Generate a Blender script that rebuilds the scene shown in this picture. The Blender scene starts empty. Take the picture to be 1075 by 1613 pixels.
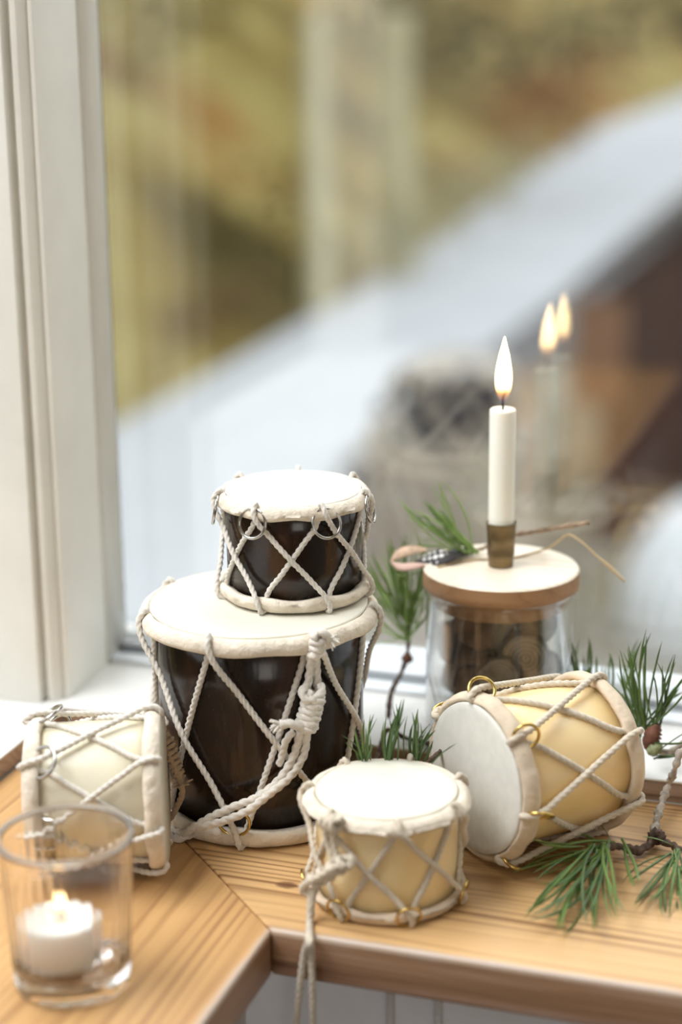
import bpy, bmesh, math, random
import numpy as np
from mathutils import Vector, Matrix, Quaternion
random.seed(7)
rng = random.Random(7)
SC = bpy.context.scene
COL = SC.collection
S = 0.001                       # the script is written in millimetres, the scene is in metres

# ------------------------------------------------------------------ camera
CAM = np.array([194.8, -827.8, 360.6])
RT = np.array([0.94954402, 0.31346735, -0.0102158])
UP = np.array([-0.0766693, 0.26358166, 0.96158542])
FW = np.array([-0.30411834, 0.91228445, -0.27431572])
FPX, CX, CY = 2900.0, 537.5, 806.5
cam = bpy.data.cameras.new('camera')
cam_o = bpy.data.objects.new('camera', cam)
COL.objects.link(cam_o)
SC.camera = cam_o
m = Matrix.Identity(4)
for i in range(3):
    m[i][0], m[i][1], m[i][2], m[i][3] = RT[i], UP[i], -FW[i], CAM[i] * S
cam_o.matrix_world = m
cam.sensor_fit = 'VERTICAL'
cam.sensor_height = 36.0
cam.sensor_width = 24.0
cam.lens = FPX * 36.0 / 1613.0
cam.clip_start = 0.01
cam.clip_end = 400
cam.dof.use_dof = True
cam.dof.focus_distance = 0.805
cam.dof.aperture_fstop = 3.5
cam.dof.aperture_blades = 9

# ------------------------------------------------------------------ sky, daylight, exposure
world = bpy.data.worlds.new('overcast_sky')
SC.world = world
world.use_nodes = True
wb = world.node_tree.nodes['Background']
wb.inputs[0].default_value = (0.93, 0.965, 1.0, 1)
wb.inputs[1].default_value = 1.45


def area(name, loc, target, sx, sy, power, color):
    l = bpy.data.lights.new(name, 'AREA')
    l.shape = 'RECTANGLE'
    l.size, l.size_y = sx, sy
    l.energy = power
    l.color = color
    o = bpy.data.objects.new(name, l)
    COL.objects.link(o)
    o.location = loc
    o.rotation_euler = (Vector(target) - Vector(loc)).to_track_quat('-Z', 'Y').to_euler()
    return o


# daylight that enters by the window openings of the room (left window, this window), plus an added soft fill lamp behind the camera
area('daylight_left_window', (-0.47, -0.40, 0.98), (0.1, -0.2, 0.0), 0.8, 0.5, 10.0, (0.95, 0.975, 1.0))
area('daylight_back_window', (0.20, 0.30, 0.98), (0.0, -0.25, 0.0), 1.0, 0.55, 5.0, (0.95, 0.975, 1.0))
area('room_fill', (1.3, -2.9, 0.9), (0.0, 0.0, 0.1), 1.0, 1.2, 8.5, (1.0, 0.96, 0.90))
SC.view_settings.view_transform = 'Standard'
SC.view_settings.look = 'None'
SC.view_settings.exposure = 0.42
SC.view_settings.gamma = 1.0
SC.view_settings.use_curve_mapping = False
SC.cycles.use_denoising = True
SC.cycles.max_bounces = 16
SC.cycles.transmission_bounces = 14
SC.cycles.transparent_max_bounces = 24
SC.cycles.caustics_refractive = True
SC.cycles.caustics_reflective = True
SC.cycles.blur_glossy = 0.6


# ------------------------------------------------------------------ measuring helpers (mm)
def ray(px, py):
    return (px - CX) / FPX * RT - (py - CY) / FPX * UP + FW


def on_z(px, py, z):
    r = ray(px, py)
    return CAM + r * ((z - CAM[2]) / r[2])


def on_y(px, py, y):
    r = ray(px, py)
    return CAM + r * ((y - CAM[1]) / r[1])


# ------------------------------------------------------------------ node helpers
def new_mat(name):
    mt = bpy.data.materials.new(name)
    mt.use_nodes = True
    nt = mt.node_tree
    return mt, nt, nt.nodes['Principled BSDF']


def nd(nt, kind, **kw):
    n = nt.nodes.new(kind)
    for k, v in kw.items():
        setattr(n, k, v)
    return n


def coords(nt, scale=(1, 1, 1), rot=(0, 0, 0), kind='Object'):
    tc = nd(nt, 'ShaderNodeTexCoord')
    mp = nd(nt, 'ShaderNodeMapping')
    mp.inputs['Scale'].default_value = scale
    mp.inputs['Rotation'].default_value = rot
    nt.links.new(tc.outputs[kind], mp.inputs['Vector'])
    return mp.outputs['Vector']


def noise(nt, vec, scale, detail=4, rough=0.55, dist=0.0):
    n = nd(nt, 'ShaderNodeTexNoise')
    n.inputs['Scale'].default_value = scale
    n.inputs['Detail'].default_value = detail
    n.inputs['Roughness'].default_value = rough
    n.inputs['Distortion'].default_value = dist
    nt.links.new(vec, n.inputs['Vector'])
    return n.outputs['Fac']


def ramp(nt, fac, stops, interp='LINEAR'):
    r = nd(nt, 'ShaderNodeValToRGB')
    r.color_ramp.interpolation = interp
    el = r.color_ramp.elements
    while len(el) < len(stops):
        el.new(0.5)
    for e, (p, c) in zip(el, stops):
        e.position = p
        e.color = (c[0], c[1], c[2], 1) if hasattr(c, '__len__') else (c, c, c, 1)
    nt.links.new(fac, r.inputs['Fac'])
    return r.outputs['Color']


def mix(nt, fac, a, b, mode='MIX'):
    n = nd(nt, 'ShaderNodeMix', data_type='RGBA', blend_type=mode)
    for s, v in ((0, fac), (6, a), (7, b)):
        if hasattr(v, 'is_linked') or isinstance(v, bpy.types.NodeSocket):
            nt.links.new(v, n.inputs[s])
        elif s == 0:
            n.inputs[0].default_value = v
        else:
            n.inputs[s].default_value = (v[0], v[1], v[2], 1)
    return n.outputs[2]


def mth(nt, op, a, b=0.0, c=0.0, clamp=False):
    n = nd(nt, 'ShaderNodeMath', operation=op, use_clamp=clamp)
    for i, v in enumerate((a, b, c)):
        if isinstance(v, bpy.types.NodeSocket):
            nt.links.new(v, n.inputs[i])
        else:
            n.inputs[i].default_value = v
    return n.outputs[0]


def bump(nt, bs, h, strength=0.3, dist=0.0005):
    b = nd(nt, 'ShaderNodeBump')
    b.inputs['Strength'].default_value = strength
    b.inputs['Distance'].default_value = dist
    nt.links.new(h, b.inputs['Height'])
    nt.links.new(b.outputs['Normal'], bs.inputs['Normal'])


def simple(name, color, rough=0.5, metal=0.0, var=0.0, vscale=60, spec=0.5, bmp=0.0, bscale=400, bdist=0.0004, sss=0.0):
    mt, nt, bs = new_mat(name)
    bs.inputs['Base Color'].default_value = (*color, 1)
    bs.inputs['Roughness'].default_value = rough
    bs.inputs['Metallic'].default_value = metal
    bs.inputs['Specular IOR Level'].default_value = spec
    if sss:
        bs.inputs['Subsurface Weight'].default_value = sss
        bs.inputs['Subsurface Radius'].default_value = (0.004, 0.0025, 0.0015)
        bs.inputs['Subsurface Scale'].default_value = 1.0
    v = coords(nt)
    if var:
        f = noise(nt, v, vscale, 4)
        lo = [c * (1 - var) for c in color]
        hi = [min(1, c * (1 + var)) for c in color]
        nt.links.new(ramp(nt, f, [(0.3, lo), (0.7, hi)]), bs.inputs['Base Color'])
    if bmp:
        bump(nt, bs, noise(nt, v, bscale, 4), bmp, bdist)
    return mt


def wood_mat(name, along, light, dark, wear_shade=None, rough=0.42, ringscale=1.0, knot=None):
    """along 0/1/2: grain direction. wear: (axis, position mm, sign) of the worn front arris and the shaded face below it."""
    mt, nt, bs = new_mat(name)
    sc = [1, 1, 1]
    sc[along] = 0.045
    v = coords(nt, tuple(sc))
    tc0 = nd(nt, 'ShaderNodeTexCoord')
    s0 = nd(nt, 'ShaderNodeSeparateXYZ')
    nt.links.new(tc0.outputs['Object'], s0.inputs[0])
    broad = noise(nt, v, 22, 2, 0.45, 0.3)
    w = mth(nt, 'ADD', mth(nt, 'MULTIPLY', s0.outputs[1 - along], 150.0 * ringscale), mth(nt, 'MULTIPLY', s0.outputs[2], 110.0 * ringscale))
    w = mth(nt, 'ADD', w, mth(nt, 'MULTIPLY', broad, 11.0))
    w = mth(nt, 'FRACT', w)
    ringc = ramp(nt, w, [(0.0, 0.0), (0.45, 0.10), (0.82, 1.0), (1.0, 0.05)])
    sc2 = [1, 1, 1]
    sc2[along] = 0.02
    fine = noise(nt, coords(nt, tuple(sc2)), 620, 3, 0.6)
    tone = noise(nt, coords(nt, tuple(sc)), 9, 2)
    f = mth(nt, 'ADD', mth(nt, 'MULTIPLY', mth(nt, 'MULTIPLY', ringc, ramp(nt, noise(nt, coords(nt, tuple(sc)), 38, 2), [(0.35, 0.12), (0.65, 1.0)])), 0.62), mth(nt, 'MULTIPLY', fine, 0.55))
    f = mth(nt, 'ADD', f, mth(nt, 'MULTIPLY', tone, 0.35))
    col = ramp(nt, f, [(0.30, light), (0.62, [0.62 * a + 0.38 * b for a, b in zip(light, dark)]), (1.05, dark)])
    if knot is not None:
        vs_ = nd(nt, 'ShaderNodeVectorMath', operation='SUBTRACT')
        nt.links.new(tc0.outputs['Object'], vs_.inputs[0])
        vs_.inputs[1].default_value = (knot[0] * S, knot[1] * S, 0)
        vm = nd(nt, 'ShaderNodeVectorMath', operation='MULTIPLY')
        nt.links.new(vs_.outputs[0], vm.inputs[0])
        vm.inputs[1].default_value = (1.0, 1.5, 0.2)
        vl = nd(nt, 'ShaderNodeVectorMath', operation='LENGTH')
        nt.links.new(vm.outputs[0], vl.inputs[0])
        dk = mth(nt, 'ADD', vl.outputs['Value'], mth(nt, 'MULTIPLY', noise(nt, coords(nt), 300, 2), 0.0015))
        col = mix(nt, ramp(nt, mth(nt, 'MULTIPLY', dk, 100.0), [(0.22, 0.85), (0.42, 0.75), (0.62, 0.0)]), col, (0.13, 0.055, 0.022))
    if wear_shade:
        ax, pos, sgn = wear_shade
        tc = nd(nt, 'ShaderNodeTexCoord')
        sx = nd(nt, 'ShaderNodeSeparateXYZ')
        nt.links.new(tc.outputs['Object'], sx.inputs[0])
        d = mth(nt, 'MULTIPLY', mth(nt, 'SUBTRACT', sx.outputs[ax], pos * S), sgn)      # 0 at the front face, grows inward
        dz = mth(nt, 'MULTIPLY', sx.outputs[2], -1.0)
        near = mth(nt, 'MAXIMUM', mth(nt, 'DIVIDE', d, 0.0032), mth(nt, 'DIVIDE', dz, 0.0026))
        n2 = noise(nt, coords(nt, (6, 6, 6)), 9, 4)
        edge = mth(nt, 'SUBTRACT', mth(nt, 'ADD', 0.75, mth(nt, 'MULTIPLY', n2, 0.9)), near, clamp=True)
        face = mth(nt, 'MULTIPLY', mth(nt, 'LESS_THAN', d, 0.0014), mth(nt, 'GREATER_THAN', dz, 0.002))
        fcol = ramp(nt, noise(nt, coords(nt, tuple(sc2)), 240, 5, 0.7), [(0.34, (0.10, 0.040, 0.020)), (0.5, (0.27, 0.145, 0.085)), (0.66, (0.42, 0.29, 0.23))])
        col = mix(nt, mth(nt, 'MULTIPLY', face, 0.85), col, fcol)  # front face: grey wear, with its shade painted in as darker brown
        col = mix(nt, mth(nt, 'MULTIPLY', edge, 0.8), col, (0.56, 0.48, 0.43))
    nt.links.new(col, bs.inputs['Base Color'])
    bs.inputs['Roughness'].default_value = rough
    bump(nt, bs, f, 0.25, 0.0004)
    return mt


def glass_mat(name, color=(1, 1, 1), rough=0.0, ior=1.47):
    mt, nt, bs = new_mat(name)
    bs.inputs['Base Color'].default_value = (*color, 1)
    bs.inputs['Roughness'].default_value = rough
    bs.inputs['IOR'].default_value = ior
    bs.inputs['Transmission Weight'].default_value = 1.0
    return mt


def pane_mat(name, f0=0.075, power=5.0):
    mt, nt, bs = new_mat(name)
    nt.nodes.remove(bs)
    out = nt.nodes['Material Output']
    tr = nd(nt, 'ShaderNodeBsdfTransparent')
    tr.inputs[0].default_value = (0.985, 0.99, 0.985, 1)
    gl = nd(nt, 'ShaderNodeBsdfGlossy')
    gl.inputs['Roughness'].default_value = 0.0
    lw = nd(nt, 'ShaderNodeLayerWeight')
    lw.inputs['Blend'].default_value = 0.5
    p5 = mth(nt, 'POWER', lw.outputs['Facing'], power)
    fac = mth(nt, 'MULTIPLY_ADD', p5, 1.0 - f0, f0)
    ms = nd(nt, 'ShaderNodeMixShader')
    nt.links.new(fac, ms.inputs[0])
    nt.links.new(tr.outputs[0], ms.inputs[1])
    nt.links.new(gl.outputs[0], ms.inputs[2])
    nt.links.new(ms.outputs[0], out.inputs[0])
    return mt


def flame_mat(name, strength):
    mt, nt, bs = new_mat(name)
    nt.nodes.remove(bs)
    out = nt.nodes['Material Output']
    tc = nd(nt, 'ShaderNodeTexCoord')
    sx = nd(nt, 'ShaderNodeSeparateXYZ')
    nt.links.new(tc.outputs['Generated'], sx.inputs[0])
    z = sx.outputs[2]
    em = nd(nt, 'ShaderNodeEmission')
    nt.links.new(ramp(nt, z, [(0.0, (0.35, 0.3, 0.6)), (0.16, (1.0, 0.45, 0.14)), (0.36, (1.0, 0.68, 0.30)), (1.0, (1.0, 0.72, 0.36))]), em.inputs[0])
    nt.links.new(mth(nt, 'MULTIPLY', ramp(nt, z, [(0.0, 0.02), (0.18, 0.10), (0.36, 0.8), (0.6, 1.0), (1.0, 0.75)]), strength), em.inputs[1])
    tr = nd(nt, 'ShaderNodeBsdfTransparent')
    ms = nd(nt, 'ShaderNodeMixShader')
    nt.links.new(ramp(nt, z, [(0.0, 0.05), (0.15, 0.25), (0.38, 0.9), (1.0, 0.95)]), ms.inputs[0])
    nt.links.new(tr.outputs[0], ms.inputs[1])
    nt.links.new(em.outputs[0], ms.inputs[2])
    nt.links.new(ms.outputs[0], out.inputs[0])
    return mt


def drum_dark():
    mt, nt, bs = new_mat('dark_lacquered_shell')
    v = coords(nt, (1, 1, 0.25))
    f = noise(nt, v, 45, 5, 0.6, 0.4)
    col = ramp(nt, f, [(0.32, (0.006, 0.0045, 0.004)), (0.52, (0.016, 0.009, 0.006)), (0.68, (0.040, 0.019, 0.010))])
    dust = noise(nt, coords(nt), 900, 2, 0.7)
    dm = ramp(nt, dust, [(0.70, 0.0), (0.76, 1.0)])
    col = mix(nt, mth(nt, 'MULTIPLY', dm, 0.30), col, (0.32, 0.29, 0.26))
    nt.links.new(col, bs.inputs['Base Color'])
    nt.links.new(ramp(nt, noise(nt, coords(nt), 30, 3), [(0.3, 0.10), (0.7, 0.24)]), bs.inputs['Roughness'])
    bs.inputs['Specular IOR Level'].default_value = 0.42
    bump(nt, bs, noise(nt, v, 60, 3), 0.35, 0.0012)
    return mt


def shell_pale(name, c):
    mt, nt, bs = new_mat(name)
    v = coords(nt, (1, 1, 0.4))
    f = noise(nt, v, 40, 4, 0.5, 0.5)
    lo = (c[0] * 0.93, c[1] * 0.88, c[2] * 0.74)
    hi = (min(1, c[0] * 1.04), min(1, c[1] * 1.05), min(1, c[2] * 1.12))
    nt.links.new(ramp(nt, f, [(0.3, lo), (0.7, hi)]), bs.inputs['Base Color'])
    bs.inputs['Roughness'].default_value = 0.20
    bs.inputs['Subsurface Weight'].default_value = 0.15
    bs.inputs['Subsurface Radius'].default_value = (0.006, 0.004, 0.002)
    bs.inputs['Subsurface Scale'].default_value = 1.0
    bump(nt, bs, noise(nt, v, 70, 3), 0.15, 0.0006)
    return mt


def rope_mat(name, c):
    mt, nt, bs = new_mat(name)
    v = coords(nt)
    f = noise(nt, v, 900, 3, 0.7)
    g = noise(nt, v, 60, 2)
    col = ramp(nt, mth(nt, 'ADD', mth(nt, 'MULTIPLY', f, 0.6), mth(nt, 'MULTIPLY', g, 0.4)),
               [(0.30, [a * 0.72 for a in c]), (0.62, c)])
    nt.links.new(col, bs.inputs['Base Color'])
    bs.inputs['Roughness'].default_value = 0.95
    bs.inputs['Specular IOR Level'].default_value = 0.1
    bs.inputs['Sheen Weight'].default_value = 0.3
    bump(nt, bs, noise(nt, v, 1800, 3, 0.7), 0.6, 0.0004)
    return mt


M = {}
M['white_paint'] = simple('white_painted_wood', (0.79, 0.775, 0.71), 0.42, var=0.04, vscale=30, bmp=0.12, bscale=90, bdist=0.001)
M['white_sill'] = simple('white_painted_sill', (0.74, 0.73, 0.70), 0.38, var=0.03, vscale=25)
M['white_frame'] = simple('white_window_frame', (0.76, 0.79, 0.82), 0.30)
M['gasket'] = simple('dark_gasket', (0.045, 0.048, 0.045), 0.6)
M['alu'] = simple('grey_metal_channel', (0.30, 0.32, 0.34), 0.4, 0.4)
M['pane'] = pane_mat('window_glass')
M['wood_r'] = wood_mat('oiled_pine_right', 0, (0.71, 0.445, 0.20), (0.22, 0.095, 0.03), (1, -212, 1), knot=on_z(452, 1394, 0))
M['wood_l'] = wood_mat('oiled_pine_left', 1, (0.67, 0.395, 0.165), (0.33, 0.16, 0.06), (0, -41.5, -1))
M['strip'] = wood_mat('greyed_wood_strip', 0, (0.40, 0.28, 0.20), (0.19, 0.12, 0.08))
M['lid_wood_glare'] = wood_mat('acacia_lid_glare', 0, (0.90, 0.81, 0.67), (0.70, 0.54, 0.36), rough=0.42, ringscale=1.6)  # window glare on the lid top painted in as paler wood
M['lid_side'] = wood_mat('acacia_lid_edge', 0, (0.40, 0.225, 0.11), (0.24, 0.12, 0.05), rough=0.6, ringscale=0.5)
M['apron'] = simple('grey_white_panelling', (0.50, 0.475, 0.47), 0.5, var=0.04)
M['glass'] = pane_mat('clear_jar_glass', 0.03, 1.75)
M['votive'] = glass_mat('clear_fluted_glass', (1.0, 0.985, 0.965))
M['dark'] = drum_dark()
M['pale_front'] = shell_pale('cream_shell', (0.88, 0.70, 0.39))
M['pale_right'] = shell_pale('cream_shell_warm', (0.91, 0.69, 0.36))
M['pale_left'] = shell_pale('cream_shell_daylit', (0.73, 0.68, 0.52))  # cool daylight on the left drum mixed into its base colour
M['head'] = simple('cream_drum_skin', (0.70, 0.67, 0.565), 0.55, var=0.025, vscale=40, bmp=0.08, bscale=300)
M['head_white'] = simple('white_drum_skin', (0.86, 0.845, 0.80), 0.6, var=0.02, vscale=60, bmp=0.06, bscale=500)
M['head_grey'] = simple('greyish_drum_skin', (0.70, 0.685, 0.62), 0.6, var=0.05, vscale=220, bmp=0.10, bscale=700)
M['hoop'] = simple('cotton_wrapped_hoop', (0.74, 0.655, 0.535), 0.9, var=0.16, vscale=70, spec=0.15, bmp=0.8, bscale=260, bdist=0.0016)
M['hoop_warm'] = simple('raw_hide_hoop', (0.66, 0.545, 0.41), 0.92, var=0.16, vscale=55, spec=0.12, bmp=0.7, bscale=220, bdist=0.0012)
M['rope'] = rope_mat('white_cotton_cord', (0.80, 0.745, 0.66))
M['rope_warm'] = rope_mat('beige_cotton_cord', (0.72, 0.63, 0.50))
M['rope_tan'] = rope_mat('tan_jute_cord', (0.47, 0.33, 0.20))
M['silver'] = simple('silver_ring', (0.47, 0.45, 0.42), 0.16, 1.0)
M['brass'] = simple('brass_ring', (0.62, 0.44, 0.14), 0.2, 1.0)
M['bronze'] = simple('aged_bronze', (0.20, 0.145, 0.075), 0.42, 0.85, var=0.35, vscale=90)
M['wax'] = simple('ivory_wax', (0.93, 0.915, 0.81), 0.40, sss=0.3)
M['wax_white'] = simple('white_wax', (0.90, 0.885, 0.85), 0.45, sss=0.5)
M['wick'] = simple('burnt_wick', (0.012, 0.010, 0.010), 0.9)
M['flame'] = flame_mat('candle_flame', 16.0)
M['small_flame'] = flame_mat('tealight_flame', 3.5)
M['rim'] = glass_mat('polished_rim_glass', (1, 0.99, 0.98), 0.42, 1.3)
M['tin'] = simple('tealight_tin', (0.62, 0.60, 0.57), 0.32, 1.0)
M['needle'] = simple('pine_needle', (0.125, 0.205, 0.048), 0.42, var=0.30, vscale=90)
M['needle_dark'] = simple('dark_pine_needle', (0.070, 0.130, 0.036), 0.40, var=0.30, vscale=90)
M['needle_light'] = simple('light_pine_needle', (0.22, 0.32, 0.085), 0.45, var=0.25, vscale=90)
M['needle_dry'] = simple('dry_pine_needle', (0.45, 0.40, 0.17), 0.55)
M['bark'] = simple('pine_bark', (0.10, 0.062, 0.042), 0.9, var=0.5, vscale=300, bmp=0.9, bscale=420, bdist=0.0015)
M['bark_pale'] = simple('pale_ringed_bark', (0.42, 0.36, 0.30), 0.85, var=0.35, vscale=260, bmp=0.6, bscale=400)
M['twig'] = simple('dry_twig', (0.34, 0.245, 0.165), 0.85, var=0.35, vscale=300, bmp=0.6, bscale=400)
M['bud'] = simple('brown_pine_bud', (0.17, 0.068, 0.040), 0.75, var=0.4, vscale=400)
M['bud_green'] = simple('green_bud', (0.30, 0.33, 0.17), 0.6, var=0.4, vscale=400)
M['string'] = simple('tan_string', (0.50, 0.38, 0.22), 0.9)
M['slice_face'] = None


def slice_mat(name, c1, c2):
    mt, nt, bs = new_mat(name)
    v = coords(nt)
    sx = nd(nt, 'ShaderNodeSeparateXYZ')
    nt.links.new(v, sx.inputs[0])
    r = mth(nt, 'SQRT', mth(nt, 'ADD', mth(nt, 'MULTIPLY', sx.outputs[0], sx.outputs[0]), mth(nt, 'MULTIPLY', sx.outputs[1], sx.outputs[1])))
    n = noise(nt, v, 120, 3)
    w = mth(nt, 'SINE', mth(nt, 'ADD', mth(nt, 'MULTIPLY', r, 3800), mth(nt, 'MULTIPLY', n, 9)))
    f = mth(nt, 'ADD', mth(nt, 'MULTIPLY', w, 0.16), n)
    nt.links.new(ramp(nt, f, [(0.3, c2), (0.7, c1)]), bs.inputs['Base Color'])
    bs.inputs['Roughness'].default_value = 0.85
    return mt


M['slice_grey'] = slice_mat('grey_slice_face', (0.36, 0.29, 0.21), (0.13, 0.10, 0.07))
M['slice_brown'] = slice_mat('brown_slice_face', (0.22, 0.135, 0.08), (0.075, 0.046, 0.03))
M['slice_bark'] = simple('slice_bark', (0.085, 0.063, 0.050), 0.9, var=0.5, vscale=300, bmp=0.9, bscale=350, bdist=0.002)


# ------------------------------------------------------------------ object helpers
def tag(o, label=None, cat=None, group=None, kind=None):
    for k, v in (('label', label), ('category', cat), ('group', group), ('kind', kind)):
        if v:
            o[k] = v
    return o


def thing(name, label, cat, loc=(0, 0, 0), rot=None, group=None, kind=None):
    o = bpy.data.objects.new(name, None)
    COL.objects.link(o)
    o.empty_display_size = 0.01
    mw = Matrix.Translation(Vector(loc) * S)
    if rot is not None:
        mw = mw @ rot.to_4x4()
    o.matrix_world = mw
    return tag(o, label, cat, group, kind)


def link(name, me, mat, parent=None, smooth=True):
    o = bpy.data.objects.new(name, me)
    COL.objects.link(o)
    if mat is not None and not me.materials:
        me.materials.append(mat)
    if parent is not None:
        o.parent = parent
    if smooth:
        me.shade_smooth()
    return o


class MB:
    """collects shapes given in millimetres"""

    def __init__(self):
        self.v, self.f, self.mi = [], [], []

    def add(self, vs, fs, mi=0):
        b = len(self.v)
        self.v.extend([tuple(float(c) for c in p) for p in vs])
        self.f.extend([tuple(i + b for i in f) for f in fs])
        self.mi.extend([mi] * len(fs))
        return self

    def box(self, x0, x1, y0, y1, z0, z1):
        vs = [(x, y, z) for z in (z0, z1) for y in (y0, y1) for x in (x0, x1)]
        return self.add(vs, [(0, 2, 3, 1), (4, 5, 7, 6), (0, 1, 5, 4), (2, 6, 7, 3), (0, 4, 6, 2), (1, 3, 7, 5)])

    def prism(self, poly, z0, z1):
        n = len(poly)
        vs = [(x, y, z0) for x, y in poly] + [(x, y, z1) for x, y in poly]
        fs = [tuple(range(n - 1, -1, -1)), tuple(range(n, 2 * n))]
        fs += [(i, (i + 1) % n, n + (i + 1) % n, n + i) for i in range(n)]
        return self.add(vs, fs)

    def lathe(self, prof, n=64, closed=False, fn=None, mi=0):
        """prof: (r, z) list; closed joins last to first. fn(r, z, a, i) -> (r, z)"""
        vs, fs = [], []
        k = len(prof)
        for j in range(n):
            a = 2 * math.pi * j / n
            for i, (r, z) in enumerate(prof):
                if fn:
                    r, z = fn(r, z, a, i)
                vs.append((r * math.cos(a), r * math.sin(a), z))
        for j in range(n):
            q = (j + 1) % n
            for i in range(k if closed else k - 1):
                p = (i + 1) % k
                fs.append((j * k + i, q * k + i, q * k + p, j * k + p))
        return self.add(vs, fs, mi)

    def tube(self, pts, r, n=10, lobes=0, twist=0.0, lobe_amp=0.2, step=None, smooth_path=True, closed=False, cap=True, rfn=None):
        P = [np.asarray(p, float) for p in pts]
        if smooth_path and len(P) > 2:
            P = catmull(P, 8, closed)
        if step:
            P = resample(P, step, closed)
        T = []
        k = len(P)
        for i in range(k):
            a, b = (P[(i - 1) % k], P[(i + 1) % k]) if closed else (P[max(i - 1, 0)], P[min(i + 1, k - 1)])
            t = b - a
            T.append(t / (np.linalg.norm(t) + 1e-12))
        u = np.cross(T[0], [0.31, 0.22, 0.92])
        if np.linalg.norm(u) < 1e-3:
            u = np.cross(T[0], [1, 0, 0])
        u /= np.linalg.norm(u)
        vs, fs = [], []
        s = 0.0
        for i in range(k):
            if i:
                s += np.linalg.norm(P[i] - P[i - 1])
                u = u - T[i] * np.dot(u, T[i])
                u /= (np.linalg.norm(u) + 1e-12)
            w = np.cross(T[i], u)
            rr = r(i / (k - 1)) if callable(r) else r
            for j in range(n):
                a = 2 * math.pi * j / n
                q = rr
                if lobes:
                    q = rr * (1 + lobe_amp * (abs(math.cos(0.5 * lobes * (a - twist * s))) * 2 - 1.27))
                if rfn:
                    q *= rfn(i, a)
                vs.append(P[i] + q * (math.cos(a) * u + math.sin(a) * w))
        for i in range(k if closed else k - 1):
            i2 = (i + 1) % k
            for j in range(n):
                j2 = (j + 1) % n
                fs.append((i * n + j, i * n + j2, i2 * n + j2, i2 * n + j))
        if cap and not closed:
            fs.append(tuple(range(n - 1, -1, -1)))
            fs.append(tuple((k - 1) * n + j for j in range(n)))
        return self.add(vs, fs)

    def rope(self, pts, r, closed=False, smooth_path=True):
        return self.tube(pts, r, 12, 3, 2 * math.pi / (r * 7.5), 0.24, step=r * 0.55, closed=closed, smooth_path=smooth_path)

    def torus(self, c, nrm, R, r, n=36, k=8):
        nrm = np.asarray(nrm, float)
        nrm /= np.linalg.norm(nrm)
        a = np.cross(nrm, [0.12, 0.31, 0.94])
        a /= np.linalg.norm(a)
        b = np.cross(nrm, a)
        pts = [np.asarray(c, float) + R * (math.cos(t) * a + math.sin(t) * b) for t in np.linspace(0, 2 * math.pi, n, endpoint=False)]
        return self.tube(pts, r, k, smooth_path=False, closed=True)

    def mesh(self, name, mats=None):
        me = bpy.data.meshes.new(name)
        me.from_pydata([(x * S, y * S, z * S) for x, y, z in self.v], [], self.f)
        if mats:
            for mm in mats:
                me.materials.append(mm)
            me.polygons.foreach_set('material_index', self.mi)
        me.update()
        return me

    def build(self, name, mat, parent=None, smooth=True, bevel=0, offset=None, mats=None):
        if offset is not None:
            off = np.asarray(offset, float)
            self.v = [tuple(np.asarray(p) - off) for p in self.v]
        me = self.mesh(name, mats)
        if bevel:
            bm = bmesh.new()
            bm.from_mesh(me)
            es = [e for e in bm.edges if len(e.link_faces) == 2 and e.calc_face_angle() > 0.5]
            bmesh.ops.bevel(bm, geom=es, offset=bevel * S, segments=3, profile=0.5, affect='EDGES', clamp_overlap=True)
            bm.to_mesh(me)
            bm.free()
        o = link(name, me, mat, parent, smooth)
        if bevel and smooth:
            try:
                me.set_sharp_from_angle(angle=math.radians(50))
            except Exception:
                pass
        return o


def catmull(P, sub, closed=False):
    out = []
    n = len(P)
    for i in range(n if closed else n - 1):
        if closed:
            p0, p1, p2, p3 = P[(i - 1) % n], P[i], P[(i + 1) % n], P[(i + 2) % n]
        else:
            p0, p1, p2, p3 = P[max(i - 1, 0)], P[i], P[i + 1], P[min(i + 2, n - 1)]
        # centripetal style tangents limited by neighbouring segment lengths
        d1 = np.linalg.norm(p2 - p1)
        def tan(a, b, c):
            da, db = np.linalg.norm(b - a) + 1e-9, np.linalg.norm(c - b) + 1e-9
            t = (b - a) / da * db + (c - b) / db * da
            t /= (da + db)
            return t
        m1, m2 = tan(p0, p1, p2) if i or closed else (p2 - p1) / (d1 + 1e-9), tan(p1, p2, p3) if (i < n - 2 or closed) else (p2 - p1) / (d1 + 1e-9)
        for q in range(sub):
            t = q / sub
            h00, h10, h01, h11 = 2 * t**3 - 3 * t**2 + 1, t**3 - 2 * t**2 + t, -2 * t**3 + 3 * t**2, t**3 - t**2
            out.append(h00 * p1 + h10 * d1 * m1 + h01 * p2 + h11 * d1 * m2)
    if not closed:
        out.append(P[-1])
    return out


def resample(P, step, closed=False):
    Q = P + [P[0]] if closed else P
    d = [0.0]
    for a, b in zip(Q[:-1], Q[1:]):
        d.append(d[-1] + float(np.linalg.norm(b - a)))
    n = max(3, int(d[-1] / step))
    A = np.array(Q)
    s = np.linspace(0, d[-1], n + 1)
    if closed:
        s = s[:-1]
    return [np.array([np.interp(x, d, A[:, k]) for k in range(3)]) for x in s]


# ================================================================== THE SETTING
# --- wooden corner shelf: two boards mitred at the inner corner
YB, XL, XI, YI = -47.0, -215.0, -41.5, -212.0
shelf = thing('trim_1', None, None, (0, 0, 0), kind='structure')
g = 0.25
MB().prism([(XI + g, YI), (800, YI), (800, YB), (XI - (YB - YI) + g, YB)], -20, 0).build('board', M['wood_r'], shelf, bevel=1.1)
MB().prism([(XI - g, YI - 0.2), (XI - (YB - YI) - g, YB), (XL, YB), (XL, -820), (XI - g, -820)], -20, 0).build('board', M['wood_l'], shelf, bevel=1.1)

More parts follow.
